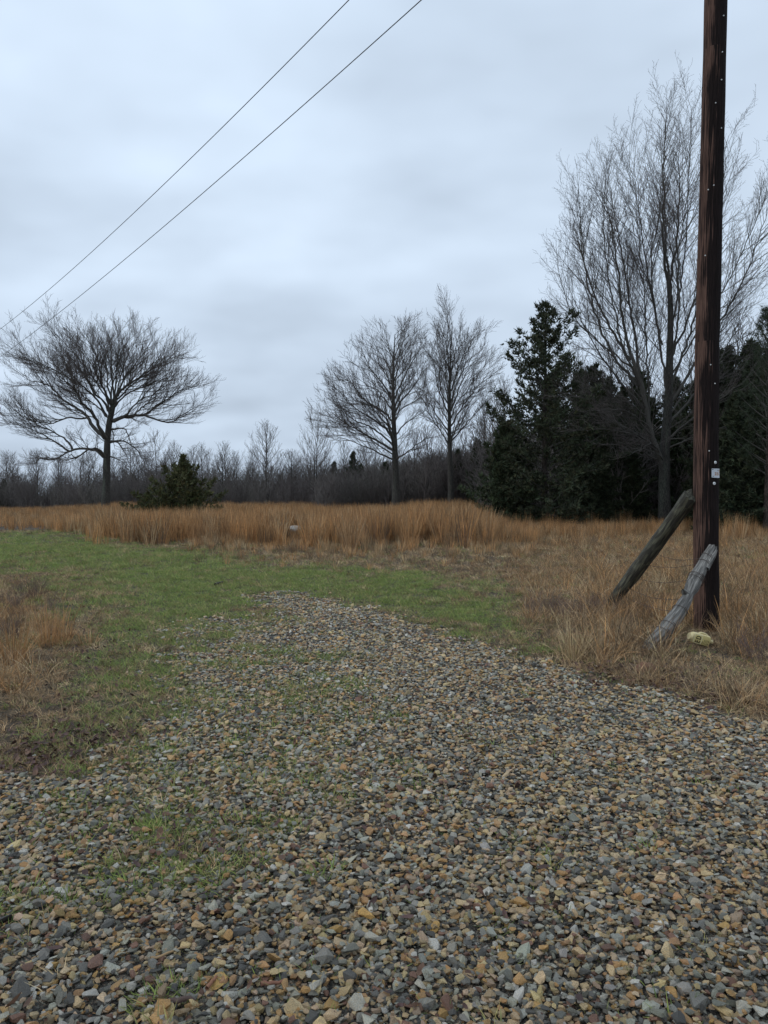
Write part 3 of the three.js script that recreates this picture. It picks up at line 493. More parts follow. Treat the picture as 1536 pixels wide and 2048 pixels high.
// young pine with long needles at the far right
{
  R = rngOf(83); const b = at(1532, HORIZON, 28); b.y = 0; const root = thing('pine_tree', 'young pine with tufted needle whorls rising above the cedars past the pole', 'tree', b);
  const H = EYE + (HORIZON - 632) / F * 28, w = new MB(true, true), bm = new MB(), m = new MB(true);
  w.tube([V(0, -0.1, 0), V(0.1, H * 0.5, 0), V(0, H, 0)], [0.13, 0.08, 0.015], 8, [0.12, 0.085, 0.065]);
  const tuft = (p, d, n, s) => { for (let i = 0; i < n; i++) { const e = d.clone().multiplyScalar(0.7).add(V(gauss() * 0.55, gauss() * 0.55, gauss() * 0.55)).normalize(), q = V(gauss(), gauss(), gauss()).cross(e).normalize().multiplyScalar(0.006), t = p.clone().addScaledVector(e, s * rr(0.7, 1.1)), v = rr(0.6, 1.3); m.tri([p.x - q.x, p.y - q.y, p.z - q.z], [p.x + q.x, p.y + q.y, p.z + q.z], [t.x, t.y, t.z], [0.045 * v, 0.06 * v, 0.032 * v]); } };
  for (let k = 0; k < 70; k++) {
    const t = 0.25 + 0.75 * k / 70, az = (k % 5) * 1.26 + (k / 5 | 0) * 0.5, L = 2.0 * Math.pow(1 - t, 0.7) + 0.25, el = lerp(0.15, 1.1, t); let c = V(0, t * H, 0); const P = [c], d = V(Math.cos(az) * Math.cos(el), Math.sin(el), Math.sin(az) * Math.cos(el));
    for (let i = 0; i < 5; i++) { d.y += 0.07; d.normalize(); c = c.clone().addScaledVector(d, L / 5); P.push(c); if (i > 0) for (let q = 0; q < 3; q++) tuft(c.clone().add(V(gauss(), gauss(), gauss()).multiplyScalar(0.08)), d, 16, 0.22); }
    bm.tube(P, [0.025, 0.02, 0.016, 0.012, 0.009, 0.006], 4); tuft(c, d, 40, 0.24);
  }
  tuft(V(0, H, 0), V(0, 1, 0), 60, 0.26);
  part('trunk', w.geo(), trunkMat, root); part('branches', bm.geo(), limbMat, root).userData.kind = 'stuff'; part('crown', m.geo(), cedarMat, root);
}

// ---------------------------------------------------------------- thickets: brush nobody could count
function stuff(name, label, category, geo, material, list) {       // list: [position, scale xyz, euler, colour]
  const im = new THREE.InstancedMesh(geo, material, list.length), q = new THREE.Quaternion(), M = new THREE.Matrix4(), C = new THREE.Color();
  im.name = numbered(name); im.castShadow = im.receiveShadow = true;
  list.forEach(([p, s, e, c], i) => { q.setFromEuler(e); im.setMatrixAt(i, M.compose(p, q, s)); if (c) im.setColorAt(i, C.setRGB(c[0], c[1], c[2])); });
  scene.add(im); return tag(im, label, category, null, 'stuff');
}
function growBrush(seed, LV) {
  R = rngOf(seed); const m = new MB(), out = { crown: m, bough: m };
  for (let s = 0; s < 9; s++) { const a = R() * 6.28, d = V(Math.cos(a) * 0.22, 1, Math.sin(a) * 0.22).normalize(); twig(V(rr(-0.7, 0.7), -0.1, rr(-0.7, 0.7)), d, rr(2.6, 4.6), 0.028, 1, LV, out); }
  return m.geo();
}
const LVbrush = [null, { every: 0.3, len: [1, 5], ratio: 0.5, angle: 0.6, up: 0.2, wander: 0.07, step: 0.6, rad: 0.03, sides: 3 }, { every: 0.3, len: [0.5, 1.6], ratio: 0.4, angle: 0.65, up: 0.3, wander: 0.13, step: 0.45, rad: 0.014, sides: 3, thin: true }, { every: 0.26, len: [0.25, 0.6], ratio: 0.4, angle: 0.75, up: 0.2, wander: 0.15, step: 0.35, rad: 0.009, sides: 3, thin: true }];
LVbrush.min = 0.008;
const brushGeo = growBrush(91, LVbrush), brushMat = mat(1, 1, 1, 0.92);
const brushTone = () => { const v = rr(0.6, 1.35); return [0.115 * v, 0.1 * v * rr(0.95, 1.05), 0.09 * v]; };
{
  R = rngOf(92); const L = [];
  const TOP = [[-500, 925], [0, 930], [120, 940], [230, 930], [330, 915], [400, 925], [520, 920], [640, 915], [760, 905], [900, 890]];
  for (let i = 0; i < 900; i++) { const D = rr(74, 112), px = rr(-420, 900), p = at(px, HORIZON, D); p.y = hillAt(p.x, p.z); const H = (EYE + (HORIZON - interp(TOP, px)) / F * D) * rr(0.45, 1.22), s = H / 5.2; L.push([p, V(s * rr(0.9, 1.4), s, s * rr(0.9, 1.4)), new THREE.Euler(0, R() * 6.28, 0), brushTone()]); }
  stuff('far_woods', 'low grey brown line of bare brush and saplings along the far edge of the field', 'woods', brushGeo, brushMat, L);
}
{
  R = rngOf(93); const L = [];
  const TOP = [[640, 930], [720, 915], [790, 895], [860, 875], [950, 860], [1020, 840], [1100, 800]];
  for (let i = 0; i < 420; i++) { const D = rr(54, 72), px = rr(650, 1080), p = at(px, HORIZON, D); p.y = hillAt(p.x, p.z); const H = (EYE + (HORIZON - interp(TOP, px)) / F * D) * rr(0.65, 1.08), s = H / 5.2; L.push([p, V(s * rr(0.9, 1.4), s, s * rr(0.9, 1.4)), new THREE.Euler(0, R() * 6.28, 0), brushTone()]); }
  stuff('thicket', 'dense dark thicket of bare brush behind the two lone bare trees', 'thicket', brushGeo, brushMat, L);
}
{
  R = rngOf(94); const L = [];
  for (let i = 0; i < 380; i++) { const D = rr(36.5, 60), px = rr(985, 1800), p = at(px, HORIZON, D); p.y = hillAt(p.x, p.z); const H = (EYE + (HORIZON - 800) / F * D) * rr(0.5, 1.15), s = H / 5.2; L.push([p, V(s * rr(0.9, 1.4), s, s * rr(0.9, 1.4)), new THREE.Euler(0, R() * 6.28, 0), brushTone()]); }
  stuff('undergrowth', 'bare undergrowth filling the shaded wood among the cedars', 'undergrowth', brushGeo, brushMat, L);
}

// ---------------------------------------------------------------- grasses
function bladeStrip(m, p, d, L, w, bend, segs, col) {
  const side = V(-d.z, 0, d.x); if (side.lengthSq() < 1e-6) side.set(1, 0, 0); side.normalize().applyAxisAngle(V(0, 1, 0), rr(-1.2, 1.2)); const q = d.clone(); let c = p.clone(); const ring = [];
  for (let i = 0; i <= segs; i++) { const k = w * (i === segs ? 0.12 : 1 - 0.35 * i / segs); ring.push([[c.x - side.x * k, c.y - side.y * k, c.z - side.z * k], [c.x + side.x * k, c.y + side.y * k, c.z + side.z * k]]); q.y -= bend / segs; q.x += d.x * bend * 0.5 / segs + rr(-.05, .05); q.z += d.z * bend * 0.5 / segs + rr(-.05, .05); q.normalize(); c = c.clone().addScaledVector(q, L / segs); }
  for (let i = 0; i < segs; i++) { m.tri(ring[i][0], ring[i][1], ring[i + 1][1], col); if (i < segs - 1) m.tri(ring[i][0], ring[i + 1][1], ring[i + 1][0], col); else m.tri(ring[i][0], ring[i + 1][1], ring[i + 1][0], col); }
}
function tuftGeo(seed, n, spread, len, lean, w, bend, segs, tint = 0.3) {
  R = rngOf(seed); const m = new MB(true);
  for (let i = 0; i < n; i++) { const a = R() * 6.28, r = spread * Math.sqrt(R()), t = lean * rr(0.1, 1), b = a + rr(-1, 1), d = V(Math.cos(b) * Math.sin(t), Math.cos(t), Math.sin(b) * Math.sin(t)), v = 1 + rr(-tint, tint), h = rr(-0.1, 0.1); bladeStrip(m, V(Math.cos(a) * r, -0.01, Math.sin(a) * r), d, len * rr(0.55, 1.1), w * rr(0.7, 1.2), bend * rr(0.2, 1.3), segs, [v * (1 + h), v, v * (1 - h)]); }
  return m.geo();
}
const grassMat = new THREE.MeshPhysicalMaterial({ vertexColors: true, roughness: 1, transmission: 0.3, thickness: 0, specularIntensity: 0.3 });
const strawMat = new THREE.MeshStandardMaterial({ vertexColors: true, roughness: 0.95 });
const greenTone = () => { const v = rr(0.75, 1.25), k = R(); return k < 0.72 ? [0.245 * v, 0.31 * v, 0.088 * v] : [0.36 * v, 0.34 * v, 0.14 * v]; };
const strawTone = () => { const v = rr(0.35, 1.55), k = R(); return k < 0.6 ? [0.35 * v, 0.235 * v, 0.125 * v] : k < 0.82 ? [0.2 * v, 0.13 * v, 0.08 * v] : [0.46 * v, 0.35 * v, 0.2 * v]; };
const goldTone = () => { const v = rr(0.6, 1.3), k = R(); return k < 0.7 ? [0.5 * v, 0.275 * v, 0.115 * v] : k < 0.88 ? [0.36 * v, 0.21 * v, 0.1 * v] : [0.55 * v, 0.38 * v, 0.21 * v]; };
{ // short turf, green and dead blades mixed as the ground shows
  const turf = tuftGeo(301, 20, 0.05, 0.075, 1.0, 0.0024, 0.8, 2), dead = tuftGeo(302, 18, 0.055, 0.1, 1.25, 0.002, 1.0, 2), G = [], S = [];
  R = rngOf(303);
  for (const [a, b, rho, k] of [[1.9, 4.2, 1150, 0.8], [4.2, 6.5, 620, 0.85], [6.5, 10, 400, 0.95], [10, 15, 240, 1.15], [15, 23, 110, 1.5], [23, 32, 36, 2.0]]) {
    const half = b * 768 / F * 1.15 + 0.85, n = Math.round(rho * (b - a) * 2 * half);
    for (let i = 0; i < n; i++) {
      const z = -rr(a, b), x = rr(-half, half); if (!inView(x, z, 1.12)) continue;
      let g, dens = 1; const on = gravelAt(x, z);
      if (on) { dens = patchAt(x, z) * 1.9 + 0.025; g = 0.72 + 0.2 * n2(x * 3, z * 3); } else g = greenAt(x, z);
      const [px, py] = toPx(x, 0, z);
      if (!on && py < interp(FRONT, px) - 4) continue;
      if (!on) dens = 0.75 + 0.35 * fbm2(x * 1.1, z * 1.1);
      if (R() > dens) continue;
      const isG = R() < g * 1.02 + 0.07, s = k * rr(0.65, 1.35) * (on ? 1.08 : 1), it = [V(x, hillAt(x, z), z), V(s * 1.1, s * rr(0.7, 1.2) * (isG ? 0.85 : 1), s * 1.1), new THREE.Euler(rr(-.25, .25), R() * 6.28, rr(-.25, .25)), isG ? greenTone() : strawTone()];
      (isG ? G : S).push(it);
    }
  }
  stuff('green_grass', 'short fresh green turf along the mown track beside the gravel', 'grass', turf, grassMat, G);
  stuff('dead_grass', 'short brown winter grass mixed through the turf and field edge', 'grass', dead, strawMat, S);
  console.log('turf', G.length, S.length);
}
{ // golden broomsedge field
  const A = tuftGeo(311, 30, 0.12, 1.0, 0.26, 0.005, 0.3, 3, 0.4), L = []; R = rngOf(312);
  for (const [a, b, rho] of [[18, 26, 26], [26, 36, 17], [36, 50, 9], [50, 72, 4]]) {
    const half = b * 768 / F * 1.2, n = Math.round(rho * (b - a) * 2 * half);
    for (let i = 0; i < n; i++) {
      const z = -rr(a, b), x = rr(-half, half), [px, py] = toPx(x, 0, z), f = interp(FRONT, px) + 11 * n2(x * 0.55, z * 0.55) + rr(-8, 6);
      if (py > f || !inView(x, z, 1.15)) continue;
      if (px > 985 && -z > 32.5) continue; 
      const lump = 0.5 + 0.5 * n2(x * 0.45 + 3, z * 0.45); if (R() > 0.55 + 0.5 * lump) continue;
      let h = interp([[-400, 0.5], [60, 0.55], [160, 0.75], [220, 1.0], [420, 0.98], [600, 0.95], [780, 1.0], [840, 1.22], [930, 1.22], [985, 0.95], [1040, 0.62], [1200, 0.6], [1800, 0.65]], px);
      if (px > 568 && px < 610 && py > 1060) h *= 0.3; h *= 0.68 + 0.4 * lump + rr(-0.16, 0.2); const dull = R() < 0.16;
      L.push([V(x, hillAt(x, z) - 0.02, z), V(h * rr(1, 1.7), h, h * rr(1, 1.7)), new THREE.Euler(rr(-.13, .13), R() * 6.28, rr(-.13, .13)), dull ? strawTone() : goldTone()]);
    }
  }
  // thin upright stalks just before the field edge
  for (let i = 0; i < 2600; i++) { const z = -rr(14, 24), x = rr(-11, 11), [px, py] = toPx(x, 0, z), f = interp(FRONT, px); if (py < f || py > f + 55 || px < 380) continue; if (R() > 0.9 * Math.exp(-(py - f) / 26)) continue; const h = rr(0.16, 0.5) * Math.exp(-(py - f) / 60); L.push([V(x, hillAt(x, z), z), V(h * 2.2, h, h * 2.2), new THREE.Euler(rr(-.3, .3), R() * 6.28, rr(-.3, .3)), R() < 0.5 ? goldTone() : strawTone()]); }
  for (const [px, py, a, n] of [[1190, 1062, 90, 22], [1280, 1064, 60, 16], [1480, 1076, 50, 26], [1050, 1072, 60, 16], [1110, 1068, 60, 14], [1440, 1090, 30, 8]]) for (let i = 0; i < n; i++) { const p = gp(px + gauss() * a * 0.5, py + rr(-3, 6)); p.y = hillAt(p.x, p.z); const h = rr(0.6, 1.05); L.push([p, V(h * 0.5, h, h * 0.5), new THREE.Euler(rr(-.25, .25), R() * 6.28, rr(-.25, .25)), goldTone()]); }
  stuff('golden_grass', 'tall golden broomsedge field standing before the trees', 'grass', A, strawMat, L); console.log('gold', L.length);
}
{ // straggling dead weeds round the pole and at the left edge
  const A = tuftGeo(321, 18, 0.11, 0.5, 0.75, 0.0026, 0.9, 4, 0.6), B = tuftGeo(322, 14, 0.13, 0.45, 1.3, 0.0028, 1.4, 4, 0.6), L1 = [], L2 = []; R = rngOf(323);
  const RIGHT = onGround([[985, 1085], [1150, 1068], [1800, 1066], [2200, 1500], [1700, 1480], [1536, 1440], [1420, 1408], [1300, 1376], [1200, 1356], [1120, 1332], [1075, 1310], [1065, 1260], [1040, 1190], [1000, 1130]]);
  const LEFT = onGround([[-400, 1150], [30, 1165], [110, 1195], [130, 1250], [120, 1300], [80, 1350], [20, 1390], [-60, 1440], [-400, 1540]]);
  for (const [a, b, rho] of [[3.5, 6, 170], [6, 10, 95], [10, 16, 46], [16, 34, 17]]) {
    const half = b * 768 / F * 1.3 + 0.85, n = Math.round(rho * (b - a) * 2 * half);
    for (let i = 0; i < n; i++) {
      const z = -rr(a, b), x = rr(-half, half); if (!inView(x, z, 1.3)) continue; const wx = x + 0.25 * n2(x * 1.5, z * 1.5), wz = z + 0.4 * n2(x * 1.3 + 9, z * 1.3);
      const r = inPoly(RIGHT, wx, wz), l = !r && inPoly(LEFT, wx, wz); if (!r && !l) continue; if (gravelAt(x, z)) continue; { const [qx, qy] = toPx(x, 0, z); if (qx > 1350 && qx < 1445 && qy > 1268 && qy < 1385 && R() < 0.93) continue; }
      const lump = 0.5 + 0.5 * n2(x * 0.9 + 7, z * 0.9); if (R() > 0.45 + 0.6 * lump) continue;
      const up = R() < 0.62; let h = (0.45 + 0.75 * lump) * rr(0.6, 1.2); if (r) { const [px, py] = toPx(x, 0, z); h *= lerp(1, 0.62, smooth(1300, 1380, py)) * lerp(0.62, 1, smooth(1000, 1200, px)); } else h *= 0.62;
      const c = l && R() < 0.6 ? goldTone().map(v => v * 0.92) : R() < (r ? (z < -8.6 ? 0.6 : 0.22) : 0.3) ? goldTone().map(v => v * 0.85) : strawTone();
      (up ? L1 : L2).push([V(x, hillAt(x, z), z), V(h, h * rr(0.8, 1.1), h), new THREE.Euler(rr(-.25, .25), R() * 6.28, rr(-.25, .25)), c]);
    }
  }
  stuff('dry_weeds', 'straggling upright dead weeds around the utility pole and field margin', 'weeds', A, strawMat, L1);
  stuff('matted_weeds', 'matted bent dead grass along the gravel edge and pole foot', 'weeds', B, strawMat, L2); console.log('weeds', L1.length, L2.length);
}
{ // brown fallen leaves
  const m = new MB(); const P = [[-.5, .05, 0], [-.2, .02, .26], [.2, .06, .24], [.5, .12, 0], [.2, .1, -.25], [-.2, 0, -.27], [0, -.04, 0]];
  for (let i = 0; i < 6; i++) m.tri(P[i], P[(i + 1) % 6], P[6], null);
  const g = m.geo(), L = []; R = rngOf(331);
  const spots = [[150, 1480, 110, 36, 210], [60, 1525, 80, 36, 130], [230, 1410, 140, 60, 60], [1330, 1360, 130, 24, 260], [1450, 1395, 90, 24, 160], [1230, 1345, 70, 20, 90], [330, 1700, 200, 90, 70], [800, 1700, 700, 280, 110], [180, 1300, 120, 60, 120]];
  for (const [px, py, a, b, n] of spots) for (let i = 0; i < n; i++) { const p = gp(px + gauss() * a * 0.6, clamp(py + gauss() * b * 0.6, 1100, 2030)); const s = rr(0.025, 0.06), v = rr(0.4, 1.1), k = R(); p.y = (gravelAt(p.x, p.z) ? 0.022 : 0.012) + rr(0, 0.025); L.push([p, V(s, s * rr(0.8, 2.2), s * rr(0.6, 1)), new THREE.Euler(rr(-.7, .7), R() * 6.28, rr(-.7, .7)), k < 0.6 ? [0.1 * v, 0.05 * v, 0.04 * v] : [0.16 * v, 0.085 * v, 0.05 * v]]); }
  stuff('fallen_leaves', 'curled dark red brown dead leaves littered along the grass edges', 'leaves', g, mat(1, 1, 1, 0.7), L);
}

{ // thin purple brown bramble stems
  R = rngOf(341); const L = [];
  for (const [px, py, a, b, n] of [[1150, 1240, 90, 26, 8], [1250, 1235, 60, 26, 5], [55, 1205, 55, 26, 7], [10, 1270, 50, 40, 3], [1500, 1320, 40, 30, 2]]) for (let i = 0; i < n; i++) { const p = gp(px + gauss() * a * 0.6, py + gauss() * b * 0.6); p.y = hillAt(p.x, p.z); const s = rr(0.05, 0.1), v = rr(0.8, 1.5); L.push([p, V(s * 1.5, s, s * 1.5), new THREE.Euler(rr(-.4, .4), R() * 6.28, rr(-.4, .4)), [0.13 * v, 0.088 * v, 0.075 * v]]); }
  stuff('brambles', 'thin purple brown bramble stems tangled through the dead grass', 'brambles', brushGeo, brushMat, L);
}

// ---------------------------------------------------------------- single grass clumps that stand out
function clump(px, py, label, h, n, lean, tone, seed) {
  const p = gp(px, py); p.y = hillAt(p.x, p.z); R = rngOf(seed); const m = new MB(true);
  for (let i = 0; i < n; i++) { const a = R() * 6.28, r = 0.09 * Math.sqrt(R()), t = lean * rr(0.05, 1), c = tone(); bladeStrip(m, V(Math.cos(a) * r, -0.02, Math.sin(a) * r), V(Math.cos(a) * Math.sin(t), Math.cos(t), Math.sin(a) * Math.sin(t)), h * rr(0.45, 1.05), 0.0026 * rr(0.7, 1.3), rr(0, 0.7), 4, c); }
  const g = thing('grass_clump', label, 'grass clump', p); part('blades', m.geo(), strawMat, g).userData.kind = 'stuff';
}
clump(1146, 1318, 'pale straw coloured grass clump fanning up at the gravel edge beside the leaning posts', 0.5, 70, 0.7, () => { const v = rr(0.7, 1.2); return [0.5 * v, 0.37 * v, 0.2 * v]; }, 401);
clump(96, 1292, 'tall orange broomsedge clump at the edge of the grass track', 0.56, 80, 0.4, () => goldTone().map(v => v * 0.95), 402);
clump(126, 1285, 'narrow orange broomsedge clump touching the taller one by the track', 0.5, 34, 0.25, () => goldTone().map(v => v * 0.9), 403);
clump(178, 1290, 'low orange grass clump on bare brown turf by the track', 0.22, 60, 0.8, () => goldTone().map(v => v * 0.8), 404);
clump(28, 1330, 'bushy rust brown grass clump at the outer edge of the brown weeds', 0.6, 90, 0.6, () => goldTone().map(v => v * 0.85), 405);

// ---------------------------------------------------------------- utility pole
const POLE = gp(1413, 1258), PD = -POLE.z;
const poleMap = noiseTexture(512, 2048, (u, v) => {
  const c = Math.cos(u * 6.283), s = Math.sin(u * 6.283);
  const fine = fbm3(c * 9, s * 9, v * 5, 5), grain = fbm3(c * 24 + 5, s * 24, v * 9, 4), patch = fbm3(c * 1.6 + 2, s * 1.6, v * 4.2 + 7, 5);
  const face = -c * 0.9;                                    // streaky lighter brown towards the side that faces the open field
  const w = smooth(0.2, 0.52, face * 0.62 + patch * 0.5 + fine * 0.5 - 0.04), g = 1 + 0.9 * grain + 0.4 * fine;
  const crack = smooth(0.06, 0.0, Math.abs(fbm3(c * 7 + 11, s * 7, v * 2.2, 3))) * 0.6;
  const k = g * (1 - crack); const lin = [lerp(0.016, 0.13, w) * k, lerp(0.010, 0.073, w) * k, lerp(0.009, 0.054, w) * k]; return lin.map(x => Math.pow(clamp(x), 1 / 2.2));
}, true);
const poleBump = noiseTexture(512, 1024, (u, v) => { const c = Math.cos(u * 6.283), s = Math.sin(u * 6.283); return 0.5 + 0.55 * fbm3(c * 9, s * 9, v * 5, 4) + 0.35 * fbm3(c * 24 + 5, s * 24, v * 9, 3) - 0.5 * smooth(0.06, 0, Math.abs(fbm3(c * 7 + 11, s * 7, v * 2.2, 3))); });
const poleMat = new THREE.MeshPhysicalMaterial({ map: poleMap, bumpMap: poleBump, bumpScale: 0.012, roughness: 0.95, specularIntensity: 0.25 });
const PH = 12.6;
const poleAxis = y => { const py = HORIZON - (y - EYE) / PD * F; const px = interp([[-900, 1440], [0, 1418], [300, 1414], [700, 1408], [950, 1408.5], [1258, 1413]], py); return (px - 1413) / F * PD; };
const poleRad = y => lerp(0.142, 0.112, clamp(y / PH));
function poleShaft() {
  const S = 28, N = 120, p = [], u = [], ix = [];
  for (let j = 0; j <= N; j++) for (let s = 0; s <= S; s++) { const y = -0.3 + (PH + 0.3) * j / N, a = (s % S) / S * 6.28318, r = poleRad(y) * (1 + 0.022 * n3(Math.cos(a) * 1.4, Math.sin(a) * 1.4, y * 1.1) + 0.02 * n3(Math.cos(a) * 5, Math.sin(a) * 5, y * 0.7)); p.push(poleAxis(y) + Math.cos(a) * r, y, Math.sin(a) * r); u.push(s / S, y / 3.4); }
  for (let j = 0; j < N; j++) for (let s = 0; s < S; s++) { const a = j * (S + 1) + s, c = a + S + 1; ix.push(a, c, a + 1, a + 1, c, c + 1); }
  const n = p.length / 3; p.push(poleAxis(PH), PH + 0.02, 0); u.push(0.5, 0.5); for (let s = 0; s < S; s++) ix.push(N * (S + 1) + s, n, N * (S + 1) + s + 1);
  const g = new THREE.BufferGeometry(); g.setAttribute('position', new THREE.Float32BufferAttribute(p, 3)); g.setAttribute('uv', new THREE.Float32BufferAttribute(u, 2)); g.setIndex(ix); g.computeVertexNormals(); return g;
}
const pole = thing('utility_pole', 'tall dark brown wooden utility pole with small white tag in the weeds', 'utility pole', POLE);
{
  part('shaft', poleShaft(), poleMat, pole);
  const metal = mat(0.5, 0.5, 0.5, 0.45, { metalness: 0.6 }), white = mat(0.72, 0.73, 0.72, 0.5);
  const onPole = (px, py) => { const y = EYE + (HORIZON - py) / F * (PD - 0.13), x = (px - 1413) / F * (PD - 0.13), ax = poleAxis(y), r = poleRad(y), dx = clamp(x - ax, -r * 0.97, r * 0.97); return [y, Math.atan2(Math.sqrt(Math.max(0, r * r - dx * dx)), dx), ax, r]; };
  const disc = (px, py, rad, name, m) => { const [y, a, ax, r] = onPole(px, py); const g = new THREE.CylinderGeometry(rad * 0.8, rad, 0.008, 12); g.rotateX(Math.PI / 2); const o = part(name, g, m, pole); o.position.set(ax + Math.cos(a) * (r + 0.004), y, Math.sin(a) * (r + 0.004)); o.rotation.y = Math.PI / 2 - a; return o; };
  let k = 0; for (const [px, py] of [[1424, 46], [1422, 117], [1421, 171], [1410, 216], [1422, 265], [1408, 377], [1399, 384], [1395, 513], [1405, 731], [1414, 768], [1404, 902], [1402, 1130]]) disc(px, py, 0.0075, k++ ? `nail_${String(k - 1).padStart(3, '0')}` : 'nail', white);
  for (const [px, py, n] of [[1417, 925, 'washer'], [1415, 967, 'washer_001']]) { const w = disc(px, py, 0.019, n, white); const b = part('bolt_head', new THREE.CylinderGeometry(0.006, 0.007, 0.01, 6).rotateX(Math.PI / 2), metal, w); b.position.z = 0.007; }
  // white tag plate bent round the pole
  const cv = document.createElement('canvas'); cv.width = 256; cv.height = 180; const c = cv.getContext('2d');
  c.fillStyle = '#c9cdd2'; c.fillRect(0, 0, 256, 180); c.fillStyle = '#2a1a06'; c.font = 'bold 46px sans-serif'; c.fillText('H', 110, 52); c.fillStyle = '#b07a1e'; c.fillRect(160, 20, 26, 40);
  c.fillStyle = '#9c5f08'; c.font = 'bold 84px sans-serif'; c.fillText('IBC', 48, 132); c.fillStyle = '#1a1206'; c.fillRect(188, 4, 14, 122); c.fillStyle = '#7a5010'; c.fillRect(200, 62, 12, 62);
  c.fillStyle = '#3a3330'; c.fillRect(8, 10, 20, 16); c.fillRect(14, 150, 26, 10); c.fillRect(228, 150, 24, 10);
  const tex = new THREE.CanvasTexture(cv); tex.colorSpace = THREE.SRGBColorSpace;
  const [ty, a0, tax, tr] = onPole(1408.5, 946), [, a1] = onPole(1430.5, 946); const g = new THREE.BufferGeometry(), p = [], u = [], ix = [], S = 12;
  for (let i = 0; i <= S; i++) for (let j = 0; j < 2; j++) { const a = lerp(a0, a1 - 0.12, i / S), r = tr + 0.008; p.push(tax + Math.cos(a) * r, ty + (j - 0.5) * 0.103 - 0.006 * Math.sin(i / S * 3) * (j ? 0 : 1), Math.sin(a) * r); u.push(i / S, j); }
  for (let i = 0; i < S; i++) { const a = i * 2; ix.push(a, a + 2, a + 1, a + 1, a + 2, a + 3); }
  g.setAttribute('position', new THREE.Float32BufferAttribute(p, 3)); g.setAttribute('uv', new THREE.Float32BufferAttribute(u, 2)); g.setIndex(ix); g.computeVertexNormals();
  tag(part('tag_plate', g, new THREE.MeshStandardMaterial({ map: tex, roughness: 0.5, side: THREE.DoubleSide }), pole), 'white metal tag with orange and black characters');
  const ins = mat(0.3, 0.3, 0.31, 0.3); const ig = new THREE.LatheGeometry([[0.012, -0.3], [0.012, 0], [0.05, 0], [0.06, 0.05], [0.035, 0.06], [0.045, 0.1], [0.02, 0.13], [0, 0.135]].map(([a, b]) => new THREE.Vector2(a, b)), 14);
  const i1 = part('insulator', ig, ins, pole); i1.position.set(poleAxis(PH), PH + 0.22, 0);
  const i2 = part('insulator_001', ig, ins, pole); i2.position.set(poleAxis(10.9) - 0.16, 10.72, -0.05);
}
// ---------------------------------------------------------------- power lines: sagging spans fixed by three sight points each
{
  const wireMat = mat(0.03, 0.03, 0.032, 0.6);
  const A = V(POLE.x, 0, POLE.z), dirX = -21.7, dirZ = -24.6;
  const tOf = px => { const k = (px - 768) / F; return (A.x + k * A.z) / (-dirX - k * dirZ); };
  const hOf = (px, py) => { const t = tOf(px), D = -(A.z + dirZ * t); const d = ray(px, py); return [t, EYE + d.y * D / -d.z]; };
  const span = (label, pts, start) => {
    const P = pts.map(([a, b]) => hOf(a, b)).concat([start]);
    // least squares parabola
    let S = [0, 0, 0, 0, 0], Y = [0, 0, 0]; for (const [t, h] of P) { for (let i = 0; i < 5; i++) S[i] += t ** i; for (let i = 0; i < 3; i++) Y[i] += h * t ** i; }
    const M = new THREE.Matrix3().set(S[0], S[1], S[2], S[1], S[2], S[3], S[2], S[3], S[4]).invert(), c = V(...Y).applyMatrix3(M);
    const L = []; for (let i = 0; i <= 90; i++) { const t = 2.5 * i / 90; L.push(V(A.x + dirX * t, c.x + c.y * t + c.z * t * t, A.z + dirZ * t)); }
    console.log('wire', P.map(q => q.map(v => v.toFixed(2)).join('@')).join(' '), 'end', L[90].toArray().map(v => v.toFixed(1)).join(','), L[0].y.toFixed(2));
    const m = new MB(); const b = L[0].clone(); m.tube(L.map(p => p.clone().sub(b)), L.map(() => 0.0085), 6);
    const g = thing('power_line', label, 'power line', b); part('strand', m.geo(), wireMat, g); return L;
  };
  const w1 = span('upper of two thin black power lines crossing the grey sky', [[697, 0], [350, 355], [75, 600], [0, 663]], [0, 11.75]);
  const w2 = span('lower of two thin black power lines crossing the grey sky', [[843, 0], [420, 378], [153, 600], [0, 717]], [0, 10.45]);
  // the next pole of the line, past the left edge of the picture
  const e = w1[90], p2 = thing('utility_pole', 'plain wooden utility pole carrying the far end of the power lines', 'utility pole', V(e.x, 0, e.z)); const s = part('shaft', poleShaft(), poleMat, p2); s.scale.y = Math.max(e.y, w2[90].y) / PH; s.position.x = -poleAxis(PH); 
}

